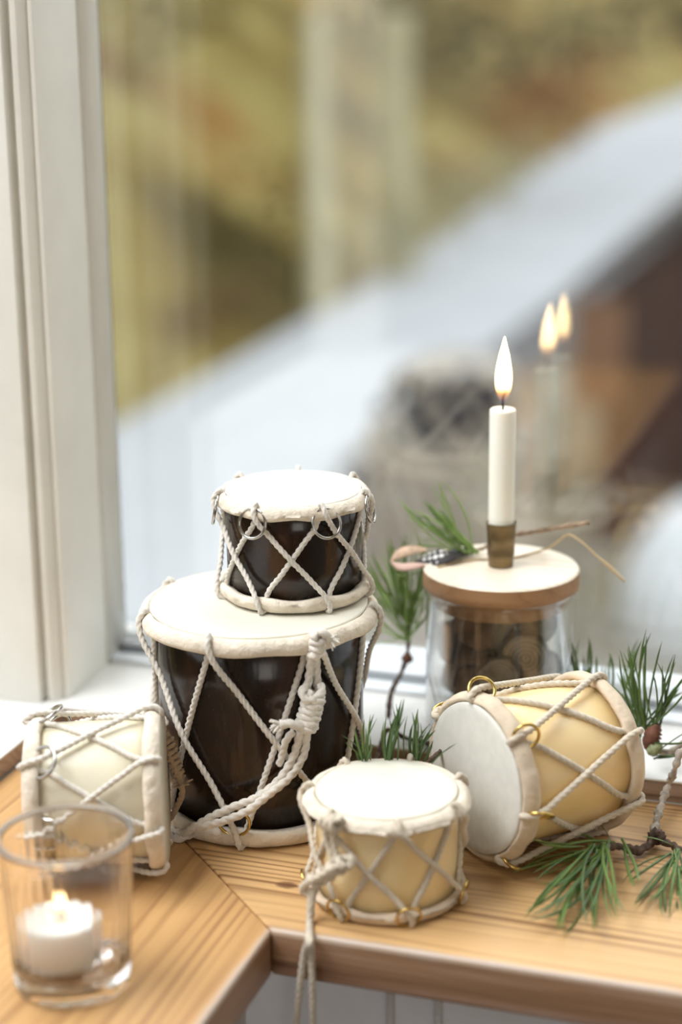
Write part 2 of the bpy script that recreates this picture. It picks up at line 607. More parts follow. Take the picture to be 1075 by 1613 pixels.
# --- white window sill behind and to the left of the shelf, with its greyed wood edge
sill = thing('trim_2', None, None, (0, 0, 0), kind='structure')
MB().prism([(-345, -820), (XL, -820), (XL, YB), (800, YB), (800, 80), (-345, 80)], 9.6, 11).build('sill_board', M['white_sill'], sill, bevel=0.5)
MB().box(XL - 0.6, 800, YB + 0.4, YB + 20, 0, 9.55).build('edge_strip', M['strip'], sill, bevel=0.5)
MB().box(XL - 20, XL - 0.8, -820, YB + 0.4, 0, 9.55).build('edge_strip', M['strip'], sill, bevel=0.5)

# --- corner post of the window (casing, groove, moulded strip and reveal)
post = thing('trim_3', None, None, (0, 0, 0), kind='structure')
MB().prism([(-345, -50), (-228.6, -45.6), (-228.6, 47), (-238, 75), (-345, 75)], 11, 1255).build('casing', M['white_paint'], post, bevel=0.8)
MB().prism([(-228.5, -38.5), (-226.4, -38.5), (-226.0, -41.6), (-223.4, -40.6), (-221.6, -38.2), (-220.4, -35.5), (-220.2, -33), (-228.5, -33)], 11, 1255).build('moulding', M['white_paint'], post, bevel=0.3)
MB().prism([(-219.9, -35.6), (-217.6, -34.6), (-219.3, 14), (-220.1, 14.5), (-220.1, 15.9), (-228.5, 46), (-228.5, -32), (-220.0, -32)], 11, 1255).build('reveal', M['white_paint'], post, bevel=0.4)
MB().prism([(-220.0, 16), (-219.2, 16), (-223.2, 46.5), (-224.8, 47.6), (-228.4, 47.6), (-228.4, 16)], 11, 1255).build('glazing_bead', M['white_paint'], post)

# --- window: bottom rail and two panes
win = thing('window_1', None, None, (0, 0, 0), kind='structure')
MB().prism([(-224, 19), (-224, 30), (800, 30), (800, 19)], 11, 13.4).build('lower_rail', M['white_frame'], win, bevel=0.8)
MB().box(-224, 800, 30, 41, 10.5, 12.4).build('drain_channel', M['alu'], win)
rail = MB()
prof = [(41, 11), (41, 14.2), (44, 15.2), (49, 18), (49, 16), (75, 16), (75, 11)]
vs = [(x, y, z) for x in (-224, 800) for y, z in prof]
k = len(prof)
rail.add(vs, [tuple(range(k)), tuple(range(2 * k - 1, k - 1, -1))] + [(i, k + i, k + (i + 1) % k, (i + 1) % k) for i in range(k)])
rail.build('upper_rail', M['white_frame'], win, smooth=False)
MB().box(-225.6, -223.4, 46.9, 48, 16, 1255).build('gasket', M['gasket'], win)
MB().box(-232, 800, 48, 52, 16.2, 1255).build('glass_pane', M['pane'], win, smooth=False)
MB().box(-236, 800, 66, 70, 16.2, 1255).build('glass_pane', M['pane'], win, smooth=False)

# --- panelling below the shelf, room floor and the far wall of the room
ap = thing('wall_front', None, None, (0, 0, 0), kind='structure')
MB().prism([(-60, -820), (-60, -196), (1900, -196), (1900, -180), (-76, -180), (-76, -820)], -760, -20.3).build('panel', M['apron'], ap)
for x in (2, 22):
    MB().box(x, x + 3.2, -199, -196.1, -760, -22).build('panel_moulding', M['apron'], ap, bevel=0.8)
M['room'] = simple('warm_white_room_paint', (0.62, 0.59, 0.54), 0.8)
tag(MB().box(-420, 1900, -3300, -180, -790, -760).build('floor', simple('oak_floor', (0.20, 0.13, 0.08), 0.5, var=0.25, vscale=6), None, False), kind='structure')
tag(MB().box(-420, 1900, -3360, -3300, -790, 1760).build('wall_back', M['room'], None, False), kind='structure')
tag(MB().box(1900, 1960, -3360, 140, -790, 1760).build('wall_right', M['room'], None, False), kind='structure')
tag(MB().box(-420, 1960, -3360, 140, 1700, 1760).build('ceiling', M['room'], None, False), kind='structure')
wl = MB().box(-420, -346, -3300, -180, -790, 0).box(-420, -346, -3300, 140, 1250, 1700).box(-420, -346, -3300, -820, 0, 1250).box(-420, -346, -75, 140, -790, 1250)
tag(wl.build('wall_left', M['room'], None, False), kind='structure')
wf = MB().box(-346, 1900, 80, 140, 1255, 1700).box(800, 1900, -46, 140, -790, 1255).box(-346, 800, -20, 140, -790, -25)
tag(wf.build('wall_window', M['room'], None, False), kind='structure')

# ================================================================== OUTSIDE
GZ = -4000.0


def ground_at(px, py):
    return on_z(px, py, GZ)


def outside_mat(name, stops, scale, rough=0.9):
    mt, nt, bs = new_mat(name)
    f = noise(nt, coords(nt), scale, 4, 0.6)
    nt.links.new(ramp(nt, f, stops), bs.inputs['Base Color'])
    bs.inputs['Roughness'].default_value = rough
    bs.inputs['Specular IOR Level'].default_value = 0.1
    return mt


M['yard'] = outside_mat('damp_yard_ground', [(0.35, (0.115, 0.100, 0.085)), (0.5, (0.235, 0.205, 0.135)), (0.65, (0.27, 0.24, 0.20))], 0.55)
M['road'] = outside_mat('pale_grey_road', [(0.3, (0.50, 0.525, 0.565)), (0.7, (0.60, 0.62, 0.655))], 0.4)
M['verge'] = outside_mat('dark_wet_verge', [(0.3, (0.10, 0.10, 0.11)), (0.7, (0.21, 0.205, 0.21))], 0.7)
M['hill'] = outside_mat('ochre_autumn_slope', [(0.36, (0.09, 0.066, 0.018)), (0.46, (0.23, 0.165, 0.040)), (0.54, (0.34, 0.275, 0.095)), (0.63, (0.28, 0.14, 0.035))], 0.13)
M['leaf'] = outside_mat('olive_ochre_foliage', [(0.36, (0.085, 0.066, 0.020)), (0.46, (0.22, 0.165, 0.042)), (0.54, (0.34, 0.275, 0.095)), (0.64, (0.29, 0.14, 0.035))], 0.17)
gm = MB().box(-120000, 60000, 2500, 140000, GZ - 300, GZ).build('ground', M['yard'], None, False)
tag(gm, kind='structure')
tag(MB().box(-120000, -3000, -60000, 2500, GZ - 300, GZ).build('ground', outside_mat('dark_garden_soil', [(0.3, (0.05, 0.042, 0.025)), (0.7, (0.09, 0.075, 0.04))], 0.1), None, False), kind='structure')


tag(MB().box(-60000, -3000, -45000, -40000, GZ, 16000).box(-60000, -45000, -40000, 2500, GZ, 16000).build('hill', outside_mat('dark_sky_blocker', [(0.3, (0.05, 0.045, 0.02)), (0.7, (0.10, 0.085, 0.04))], 0.1), None, False), kind='structure')  # unseen bank added to keep bright sky out of the pane reflections


def flat_strip(name, pix, mat, z0, z1):
    poly = [ground_at(*p)[:2] for p in pix]
    o = MB().prism([tuple(p) for p in poly], GZ + z0, GZ + z1).build(name, mat, None, False)
    tag(o, kind='structure')
    return o


flat_strip('road', [(-150, 1000), (-150, 830), (190, 672), (420, 545), (600, 440), (800, 300), (920, 215), (1100, 130), (1330, 60),
                    (1330, 190), (1075, 300), (960, 400), (870, 480), (760, 560), (640, 640), (540, 730), (480, 840), (440, 1000)], M['road'], 0, 40)
flat_strip('verge_path', [(444, 1000), (484, 840), (546, 733), (646, 642), (766, 562), (874, 484), (965, 402), (1080, 306), (1110, 330), (1000, 450), (900, 540),
                     (800, 620), (690, 700), (600, 800), (560, 1000)], M['verge'], 0, 30)
# far slope with trees
fx = [ground_at(-300, 905), ground_at(190, 668), ground_at(600, 436), ground_at(920, 212), ground_at(1330, 58)]
fx.insert(0, fx[0] + (fx[0] - fx[1]) * 2.5)
hill = MB()
rows = 9
cols = []
for i in range(len(fx) - 1):
    for q in range(8):
        cols.append(fx[i] + (fx[i + 1] - fx[i]) * q / 8)
cols.append(fx[-1])
nrm = np.array([-0.98, 0.2, 0])
vs, fs = [], []
for j in range(rows):
    for c in cols:
        d = j * 2600.0
        vs.append(c + nrm * d + np.array([0, 0, d * 0.62 + (rng.uniform(-350, 350) if j else 0)]))
n = len(cols)
for j in range(rows - 1):
    for i in range(n - 1):
        fs.append((j * n + i, j * n + i + 1, (j + 1) * n + i + 1, (j + 1) * n + i))
hill.add(vs, fs)
tag(hill.build('hill', M['hill']), kind='structure')


def on_hill(px, py, lift=0.0):
    """where a sight line meets the slope"""
    r = ray(px, py)
    p0 = np.array([-8300.0, 22000.0, GZ + lift])
    a = CAM - p0
    t = (0.62 * (a @ nrm) - a[2]) / (r[2] - 0.62 * (r @ nrm))
    return CAM + r * t


def leaf_clump(mb, c, r, n=130):
    for _ in range(n):
        a, b = rng.uniform(0, 2 * math.pi), rng.uniform(-1, 1)
        q = r * rng.uniform(0.55, 1.0)
        p = c + np.array([math.cos(a) * math.sqrt(1 - b * b), math.sin(a) * math.sqrt(1 - b * b), b]) * q
        u = np.array([rng.gauss(0, 1) for _ in range(3)])
        u /= np.linalg.norm(u)
        v = np.cross(u, [0.3, 0.5, 0.8])
        v /= np.linalg.norm(v)
        s = r * rng.uniform(0.10, 0.2)
        mb.add([p - u * s, p + v * s * 0.6, p + u * s, p - v * s * 0.6], [(0, 1, 2, 3)])


fol = MB()
for i in range(46):
    t = rng.random()
    c = cols[int(t * (n - 1))] + nrm * rng.uniform(700, 14000)
    d = float(np.dot(c - cols[int(t * (n - 1))], nrm))
    c = c + np.array([0, 0, d * 0.62 + 700])
    leaf_clump(fol, c, rng.uniform(900, 2000))
tag(fol.build('autumn_foliage', M['leaf'], None, False), 'blurred ochre and olive autumn foliage on the slope beyond the pale road', 'foliage', kind='stuff')

def bank(name, label, pix, r, mat, seed_n=110):
    mb = MB()
    for px, py in pix:
        c = on_hill(px, py, 600)
        leaf_clump(mb, c, r * float(np.linalg.norm(c - CAM)) / FPX, seed_n)
    tag(mb.build(name, mat, None, False), label, 'foliage', kind='stuff')


bank('orange_foliage', 'rust orange foliage blurred above the right end of the pale road', [(790, 180), (850, 165), (900, 150), (830, 200), (880, 190), (940, 120)], 60, outside_mat('rust_leaf', [(0.3, (0.26, 0.12, 0.035)), (0.7, (0.40, 0.20, 0.06))], 0.6))
bank('dark_foliage', 'dark olive foliage blurred along the top of the window', [(640, 20), (700, 50), (780, 90), (880, 60), (960, 50), (1020, 30), (860, 110), (330, 10), (240, 30), (560, 10)], 60, outside_mat('dark_leaf', [(0.3, (0.045, 0.042, 0.018)), (0.7, (0.10, 0.088, 0.035))], 0.6))
bank('brown_foliage', 'red brown foliage blurred low on the slope at the left', [(280, 520), (340, 480), (390, 470), (250, 570), (220, 620), (320, 520)], 48, outside_mat('brown_leaf', [(0.3, (0.14, 0.075, 0.035)), (0.7, (0.24, 0.14, 0.06))], 0.6))
bank('pale_grass', 'pale straw coloured grass bank blurred just above the grey road', [(640, 320), (700, 300), (760, 275), (820, 255), (660, 370), (720, 340), (600, 390), (780, 300), (620, 360)], 45, outside_mat('straw_grass', [(0.3, (0.40, 0.385, 0.25)), (0.7, (0.52, 0.50, 0.36))], 0.6))
# pale streaks of window reflection, modelled as tree trunks on the slope
for lab, px, wpx, top in (('pale straight window reflection modelled as a trunk, blurred in the middle of the ochre slope', 500, 48, 50), ('broader pale window reflection modelled as a trunk, blurred to the right of the straight one', 625, 62, 40)):
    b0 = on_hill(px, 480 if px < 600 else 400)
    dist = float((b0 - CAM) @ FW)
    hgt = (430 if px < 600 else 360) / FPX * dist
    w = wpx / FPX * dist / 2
    tr = thing('reflection_trunk', lab, 'tree', b0)
    MB().tube([(0, 0, -600), (w * 0.1, 0, hgt * 0.3), (-w * 0.1, 60, hgt * 0.7), (w * 0.1, 0, hgt * 1.02)], lambda t: w * (1.0 - 0.25 * t), 12).build('trunk', outside_mat('pale_reflection', [(0.3, (0.44, 0.40, 0.23)), (0.7, (0.58, 0.54, 0.36))], 1.5), tr)
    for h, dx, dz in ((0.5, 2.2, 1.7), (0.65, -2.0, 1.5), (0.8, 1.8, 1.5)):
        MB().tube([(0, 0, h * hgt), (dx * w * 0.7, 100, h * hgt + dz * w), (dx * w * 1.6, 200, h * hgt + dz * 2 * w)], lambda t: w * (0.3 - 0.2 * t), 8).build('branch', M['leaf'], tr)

# red-brown shed at the right
sy = 13500.0
A = on_y(952, 455, sy)
B = on_y(1300, 205, sy)
sh = thing('shed', 'dark red brown wooden shed blurred outside at the right edge of the window', 'shed', (A[0], sy, GZ))
wallm = outside_mat('dark_red_boards', [(0.3, (0.050, 0.026, 0.024)), (0.7, (0.085, 0.036, 0.030))], 1.2)
x1, x2, h1, h2 = 0.0, B[0] - A[0], A[2] - GZ, B[2] - GZ
wm = MB()
nb = 14
for i in range(nb):
    xa, xb = x2 * i / nb, x2 * (i + 1) / nb - 12
    ha, hb = h1 + (h2 - h1) * i / nb, h1 + (h2 - h1) * (i + 1) / nb
    b_ = MB()
    vs = [(xa, 0, 0), (xb, 0, 0), (xb, 0, hb), (xa, 0, ha), (xa, 40, 0), (xb, 40, 0), (xb, 40, hb), (xa, 40, ha)]
    b_.add(vs, [(0, 1, 2, 3), (5, 4, 7, 6), (1, 5, 6, 2), (4, 0, 3, 7), (3, 2, 6, 7), (0, 4, 5, 1)])
    b_.build('plank', wallm, sh, False)
MB().add([(0, 42, 0), (x2, 42, 0), (x2, 42, h2 - 5), (0, 42, h1 - 5), (0, 3800, 0), (x2, 3800, 0), (x2, 3800, h2 - 5), (0, 3800, h1 - 5)],
         [(0, 1, 2, 3), (5, 4, 7, 6), (1, 5, 6, 2), (4, 0, 3, 7), (3, 2, 6, 7), (0, 4, 5, 1)]).build('wall_body', wallm, sh, False)
MB().add([(-150, -250, h1 + 5), (x2, -250, h2 + 5), (x2, -250, h2 + 95), (-150, -250, h1 + 95), (-150, 4000, h1 + 5), (x2, 4000, h2 + 5), (x2, 4000, h2 + 95), (-150, 4000, h1 + 95)],
         [(0, 1, 2, 3), (5, 4, 7, 6), (1, 5, 6, 2), (4, 0, 3, 7), (3, 2, 6, 7), (0, 4, 5, 1)]).build('roof_edge', outside_mat('dark_roof', [(0.3, (0.07, 0.068, 0.075)), (0.7, (0.10, 0.095, 0.10))], 1), sh, False)
# rust-brown crate stack beside the shed
C0 = on_y(905, 470, 13300)
C1 = on_y(985, 640, 13300)
ct = thing('timber_screen', 'rust brown timber screen blurred beside the dark shed', 'screen', (C0[0], 13300, C1[2]))
tm = outside_mat('rust_timber', [(0.3, (0.20, 0.10, 0.055)), (0.7, (0.30, 0.16, 0.09))], 2.0)
w_, h_ = C1[0] - C0[0], C0[2] - C1[2]
for i in range(5):
    MB().box(w_ * i / 5, w_ * (i + 1) / 5 - 8, 0, 60, 0, h_).build('plank', tm, ct, False)
MB().box(0, w_, 60, 100, h_ * 0.2, h_ * 0.3).build('rail', tm, ct, False)

# dark stones of a low heap and the pale boulder


def stone(name, label, c, r, mat, group=None, squash=0.8):
    bm = bmesh.new()
    bmesh.ops.create_icosphere(bm, subdivisions=2, radius=1.0)
    ph = [rng.uniform(0, 6) for _ in range(3)]
    for v in bm.verts:
        k = 1 + 0.14 * math.sin(3.1 * v.co.x + ph[0]) + 0.12 * math.sin(4.3 * v.co.y + ph[1]) + 0.1 * math.sin(3.7 * v.co.z + ph[2])
        v.co = Vector((v.co.x * k, v.co.y * k, v.co.z * k * squash)) * r * S
    me = bpy.data.meshes.new(name)
    bm.to_mesh(me)
    bm.free()
    o = link(name, me, mat)
    o.location = Vector(c) * S
    return tag(o, label, 'stone', group)


sm = outside_mat('dark_stone_face', [(0.3, (0.022, 0.022, 0.030)), (0.7, (0.05, 0.048, 0.058))], 20)
PY = 2500.0
pl_, pr_ = on_y(572, 610, PY), on_y(812, 590, PY)
pil = thing('stone_pillar', 'pale stone garden pillar with dark round stones, blurred behind the candle', 'pillar', (pl_[0], PY, GZ))
wd, ht = pr_[0] - pl_[0], pl_[2] - GZ
mort = outside_mat('beige_mortar', [(0.3, (0.24, 0.20, 0.165)), (0.55, (0.36, 0.31, 0.25)), (0.7, (0.42, 0.40, 0.38))], 7)
MB().prism([(0, 0), (wd, 0), (wd, 260), (0, 260)], 0, ht - 60).build('column', mort, pil, bevel=30)
MB().lathe([(0.01, -65), (wd * 0.40, -62), (wd * 0.47, -30), (wd * 0.40, 15), (wd * 0.2, 45), (0.01, 55)], 24, fn=lambda r, z, a, i: (r, z)).build('cap', mort, pil, offset=(-wd / 2, -130, -ht))
for px, py, rp in [(655, 640, 24), (700, 612, 26), (742, 590, 24), (672, 682, 24), (722, 655, 27), (768, 625, 26), (705, 715, 15), (620, 690, 18), (640, 600, 18), (600, 640, 15), (790, 680, 14), (585, 720, 26), (560, 770, 20), (760, 690, 13)]:
    c = on_y(px, py, PY) - np.array([pl_[0], PY, GZ])
    if not (30 < c[0] < wd - 10):
        continue
    rr = rp / FPX * 3300
    MB().lathe([(0.01, -0.42 * rr), (0.5 * rr, -0.36 * rr), (0.85 * rr, -0.2 * rr), (rr, 0.0), (0.9 * rr, 0.25 * rr), (0.01, 0.3 * rr)], 14,
               fn=lambda r, z, a, i: (r * (1 + 0.1 * math.sin(2 * a + px) + 0.08 * math.sin(3 * a + py)), z)).build('stone', sm, pil)
    o = pil.children[-1]
    o.matrix_local = Matrix.Translation(Vector(c) * S) @ Matrix.Rotation(-math.pi / 2, 4, 'X')
bp = ground_at(1082, 1010)
stone('boulder', 'large white rounded boulder blurred outside the lower right of the window', bp + np.array([0, 0, 330]), 520, outside_mat('white_boulder', [(0.3, (0.66, 0.70, 0.76)), (0.7, (0.82, 0.84, 0.88))], 3), None, 1.15)
for o in [o for o in COL.objects if o.name.startswith('boulder')]:
    o['category'] = 'boulder'


# ================================================================== DRUMS
def axis_rot(a, x):
    a = Vector(a).normalized()
    x = Vector(x)
    x = (x - a * x.dot(a)).normalized()
    y = a.cross(x)
    return Matrix((x, y, a)).transposed()


def make_drum(name, label, loc, rot, h, rb, ro_t, ro_b, rm_t, rm_b, hh_t, hh_b, pt, d1, rope_r, mats, rings=None, ring_R=6.5, ring_r=0.75,
              ring_tilt=0.25, skip_ring=(), seed=0, ring_drop=3.5, ring_tan=0.0):
    """axis along local z, base at z = 0; angles in degrees from local x"""
    rg = random.Random(seed)
    t = thing(name, label, 'drum', loc, rot)
    step = 360.0 / 7
    ph = [rg.uniform(0, 6.28) for _ in range(6)]
    tops = [pt + step * k for k in range(7)]
    bots = [pt + d1 + step * k for k in range(7)]

    def lump(a, apex):
        d = min(abs((math.degrees(a) - q + 180) % 360 - 180) for q in apex)
        pinch = math.exp(-(d / 5.0) ** 2)
        return 0.30 * math.sin(5 * a + ph[0]) + 0.22 * math.sin(11 * a + ph[1]) + 0.15 * math.sin(17 * a + ph[2]), pinch, d

    # shell
    n = 96
    MB().lathe([(rb - 2, 1.5), (rb, 2), (rb, h * 0.35), (rb + 0.2, h * 0.7), (rb, h - 2), (rb - 2, h - 1.5)], n).build('shell', mats['shell'], t)
    # heads: the top skin rolls over its flesh hoop
    MB().lathe([(0.01, h + 0.15), (rm_t * 0.5, h + 0.12), (rm_t * 0.9, h + 0.05), (rm_t - 0.5, h), (rm_t, h - 0.35), (rm_t + 0.15, h - 1.2), (rm_t - 0.5, h - 2.2), (0.01, h - 2.2)], n,
               fn=lambda r, z, a, i: (r + (0.12 * math.sin(6 * a + ph[3]) if i > 2 and i < 6 else 0), z)).build('drumhead', mats['head'], t)
    MB().lathe([(0.01, 0.35), (rm_b * 0.9, 0.35), (rm_b, 0.7), (rm_b + 0.1, 1.6), (0.01, 2.2)], n).build('drumhead', mats['head'], t)

    # wrapped hoops
    def hoop(ro, rm, hh, z_out, z_in, apex, ph_):
        sg = 1 if z_in < z_out else -1      # direction from outer face inward
        prof = [(rm + 0.3, 1.6), (rm + 0.7, 0.75), (rm + 1.6, 0.45), ((rm + ro) / 2, 0.75), (ro - 1.4, 1.7), (ro - 0.35, 3.0), (ro, 4.6), (ro, hh * 0.72), (ro - 0.5, hh * 0.92),
                (ro - 1.5, hh), (rb + 0.35, hh - 0.4), (rb + 0.35, 3.0)]

        def fn(r, z, a, i):
            l, p, d = lump(a + ph_, apex) if False else lump(a, apex)
            if 1 <= i <= 10:
                r = r + l * (0.5 if i < 5 else 0.8) - p * 0.6 + 0.09 * math.sin(23 * a + i * 1.1 + ph[5]) + 0.06 * math.sin(41 * a - i * 0.9)
            if i >= 7 and i <= 10:
                z = z + 0.8 * (0.5 + 0.5 * math.cos(math.radians(d * 7))) * 0.7 + 0.3 * math.sin(9 * a + ph[4])
            z = max(z, 0.4)
            return r, (z_out - z) if sg > 0 else (z_out + z)
        mb = MB().lathe(prof, 144, closed=True, fn=fn)
        if sg > 0:
            mb.f = [tuple(reversed(f)) for f in mb.f]
        return mb
    hoop(ro_t, rm_t, hh_t, h, 0, tops, 0).build('hoop', mats['hoop_t'], t)
    hoop(ro_b, rm_b, hh_b, 0, h, bots, 0).build('hoop', mats['hoop_b'], t)

    # lacing
    def cyl(r, deg, z):
        a = math.radians(deg)
        return np.array([r * math.cos(a), r * math.sin(a), z])
    pts = []
    q = rope_r
    for j in range(7):
        T = pt + 2 * step * j
        Bm = T + d1
        T2 = T + 2 * step
        # over the top hoop, coming from beneath it
        pts += [cyl(rb + q * 1.05, T - 3.2, h - hh_t - 1.5), cyl(rb + q, T - 2.0, h - hh_t + 2), cyl(rm_t + 1.4, T - 1.2, h - 1.2), cyl((rm_t + ro_t) / 2 + 0.2, T - 0.4, h + q * 0.55),
                cyl(ro_t - 0.4, T + 0.1, h - 1.0), cyl(ro_t + q * 0.8, T + 0.6, h - 3.6), cyl(ro_t + q * 0.85, T + 1.4, h - hh_t * 0.75)]
        # taut strand down, outside the crossing
        for f in (0.22, 0.5, 0.78):
            a0, a1 = cyl(ro_t + q * 0.8, T + 1.6, h - hh_t), cyl(ro_b + q * 0.8, Bm - 1.4, hh_b)
            p = a0 + (a1 - a0) * f
            rr = math.hypot(p[0], p[1])
            want = max(rr, rb + q * (1.0 + 1.75 * math.exp(-((f - 0.5) / 0.3) ** 2)))
            pts.append(np.array([p[0] * want / rr, p[1] * want / rr, p[2]]))
        # round the bottom hoop and back beneath it
        pts += [cyl(ro_b + q * 0.85, Bm - 1.2, hh_b * 0.75), cyl(ro_b + q * 0.8, Bm - 0.5, 3.4), cyl(ro_b - 0.2, Bm - 0.2, 1.3), cyl((rm_b + ro_b) / 2, Bm + 0.4, q * 0.5),
                cyl(rm_b + 1.4, Bm + 1.2, 1.6), cyl(rb + q, Bm + 2.0, hh_b - 2), cyl(rb + q * 1.05, Bm + 3.2, hh_b + 1.5)]
        for f in (0.3, 0.5, 0.7):
            a0, a1 = cyl(rb + q, Bm + 3.4, hh_b + 1.5), cyl(rb + q, T2 - 3.4, h - hh_t - 1.5)
            p = a0 + (a1 - a0) * f
            rr = math.hypot(p[0], p[1])
            want = max(rr, rb + q * 0.95)
            pts.append(np.array([p[0] * want / rr, p[1] * want / rr, p[2]]))
    MB().rope(pts, q, closed=True).build('lacing', mats['rope'], t)
    # metal rings threaded on the lacing
    if rings:
        end, mat = rings
        for k in range(7):
            if k in skip_ring:
                continue
            if end == 'top':
                dg, zc, ro, dz = tops[k] + 1, h - hh_t - ring_drop, ro_t, 1
            else:
                dg, zc, ro, dz = bots[k] - 1, hh_b + ring_drop, ro_b, -1
            a = math.radians(dg + rg.uniform(-2, 2))
            tl = ring_tilt + rg.uniform(-0.15, 0.15)
            nrm = np.array([math.cos(a + rg.uniform(-0.2, 0.2)) - ring_tan * math.sin(a), math.sin(a) + ring_tan * math.cos(a), tl * dz])
            MB().torus(cyl(ro + 0.2, math.degrees(a), zc), nrm, ring_R, ring_r).build('ring', mat, t)
    return t


def upright(loc):
    v = CAM - np.asarray(loc)
    return Matrix.Rotation(math.atan2(v[1], v[0]), 3, 'Z')


def to_local(t, p):
    q = t.matrix_world.inverted() @ (Vector([float(c) for c in p]) * S)
    return np.array(q) / S


def coil(p0, p1, R, turns, r_rope, wob=0.0):
    """a wrapped knot: rope wound round the line p0-p1"""
    p0, p1 = np.asarray(p0, float), np.asarray(p1, float)
    t = p1 - p0
    L = np.linalg.norm(t)
    t /= L
    u = np.cross(t, [0.2, 0.9, 0.3])
    u /= np.linalg.norm(u)
    w = np.cross(t, u)
    return [p0 + t * L * i / (turns * 10) + R * (1 + wob * math.sin(i * 1.7)) * (math.cos(i * 0.6283) * u + math.sin(i * 0.6283) * w) for i in range(int(turns * 10) + 1)]


def frayed(mb, p, d, r, n=9, L=5):
    p, d = np.asarray(p, float), np.asarray(d, float)
    d /= np.linalg.norm(d)
    for _ in range(n):
        e = d + np.array([rng.gauss(0, 0.45) for _ in range(3)])
        e /= np.linalg.norm(e)
        mb.tube([p, p + e * L * 0.5 + np.array([0, 0, 0.2]), p + e * L * rng.uniform(0.8, 1.2)], lambda t: r * (0.5 - 0.3 * t), 5)


# ---- big dark drum
PB = np.array([-87.1, -99.5, 0.0])
big = make_drum('tall_drum', 'tall dark brown lacquered drum with white skin, carrying the small dark drum on top', PB, upright(PB), 97.5, 46.2, 53.8, 51.6, 48.6, 47.0, 7.8, 8.2,
                -24.5, 64, 1.28, dict(shell=M['dark'], head=M['head'], hoop_t=M['hoop'], hoop_b=M['hoop'], rope=M['rope']), ('bottom', M['brass']), 7.2, 0.7, 0.1,
                skip_ring=(0, 1, 2, 3, 4, 5), seed=3, ring_drop=5.5)


def front_pt(P, r, px, py):
    """the point where the sight line through a pixel meets an upright cylinder of radius r round P (front side)"""
    d = ray(px, py)
    o = CAM[:2] - P[:2]
    a = d[0] ** 2 + d[1] ** 2
    b = 2 * (o[0] * d[0] + o[1] * d[1])
    c = o @ o - r * r
    disc = max(b * b - 4 * a * c, 0.0)
    return CAM + d * ((-b - math.sqrt(disc)) / (2 * a))


cord = MB()
q = 1.7
fp = lambda px, py, r=49.0: to_local(big, front_pt(PB, r, px, py))
# upper knot on the hoop, two strands, wrapped knot, tuft, then three cords that sag down to the left
k1 = MB().rope(coil(fp(503, 1000, 55.2), fp(497, 1032, 54), 2.2, 3.2, q, 0.1), q)
k1.rope([fp(499, 998, 53.5), fp(507, 996, 57.5), fp(516, 1001, 58.2), fp(519, 1010, 57.5)], q)
frayed(k1, fp(519, 1008, 57.5), np.array([0.2, 1, -0.3]), q, 9, 4.5)
k1.build('knot', M['rope'], big)
cord.rope([fp(489, 1030, 53), fp(488, 1060, 51.5), fp(484, 1085, 51.5), fp(481, 1105, 52)], q)
cord.rope([fp(498, 1030, 53), fp(499, 1060, 51.5), fp(501, 1085, 51.5), fp(504, 1105, 52)], q)
k2 = MB().rope(coil(fp(497, 1092, 53.5), fp(481, 1152, 53.5), 3.5, 6.6, q, 0.05), q)
k2.rope([fp(484, 1080, 52), fp(476, 1090, 54), fp(482, 1102, 56), fp(498, 1098, 56.5), fp(508, 1086, 55), fp(503, 1078, 53)], q)
k2.rope([fp(487, 1148, 54), fp(468, 1143, 57), fp(452, 1140, 58), fp(441, 1141, 57.5)], 1.9)
frayed(k2, fp(442, 1141, 57.5), np.array([0.1, -1, -0.25]), 2.2, 14, 4.5)
k2.build('knot', M['rope'], big)
floor_pt = lambda px, py, z: to_local(big, on_z(px, py, z))
cord.rope([fp(474, 1150, 54), fp(463, 1190, 53), fp(440, 1228, 53), fp(405, 1256, 54), fp(365, 1272, 55), fp(335, 1286, 56.5), fp(305, 1303, 58), floor_pt(284, 1312, 3.0), floor_pt(271, 1306, 2.2), floor_pt(281, 1296, 3)], q)
cord.rope([fp(484, 1152, 54.5), fp(478, 1190, 54), fp(458, 1222, 54.5), fp(425, 1250, 55.5), fp(390, 1277, 56.5), fp(350, 1294, 57.5), fp(318, 1302, 58.5), floor_pt(296, 1316, 3.2), floor_pt(282, 1321, 1.9), floor_pt(268, 1316, 1.5), floor_pt(262, 1304, 1.5)], q)
cord.rope([fp(462, 1152, 54), fp(450, 1168, 53), fp(446, 1185, 51), fp(440, 1205, 50)], q * 0.9)
cord.build('hanging_cord', M['rope'], big)

# ---- small dark drum on top of it
PS = np.array([-75.3, -84.5, 97.9])
vS = upright(PS)
make_drum('small_dark_drum', 'small dark brown drum with silver rings, on top of the tall drum', PS, vS, 49.0, 30.3, 35.0, 34.8, 30.2, 30.0, 6.3, 6.6,
          -29.5, 55, 1.12, dict(shell=M['dark'], head=M['head_white'], hoop_t=M['hoop'], hoop_b=M['hoop'], rope=M['rope']), ('top', M['silver']), 6.4, 0.72, 0.30, seed=5, ring_drop=1.5)

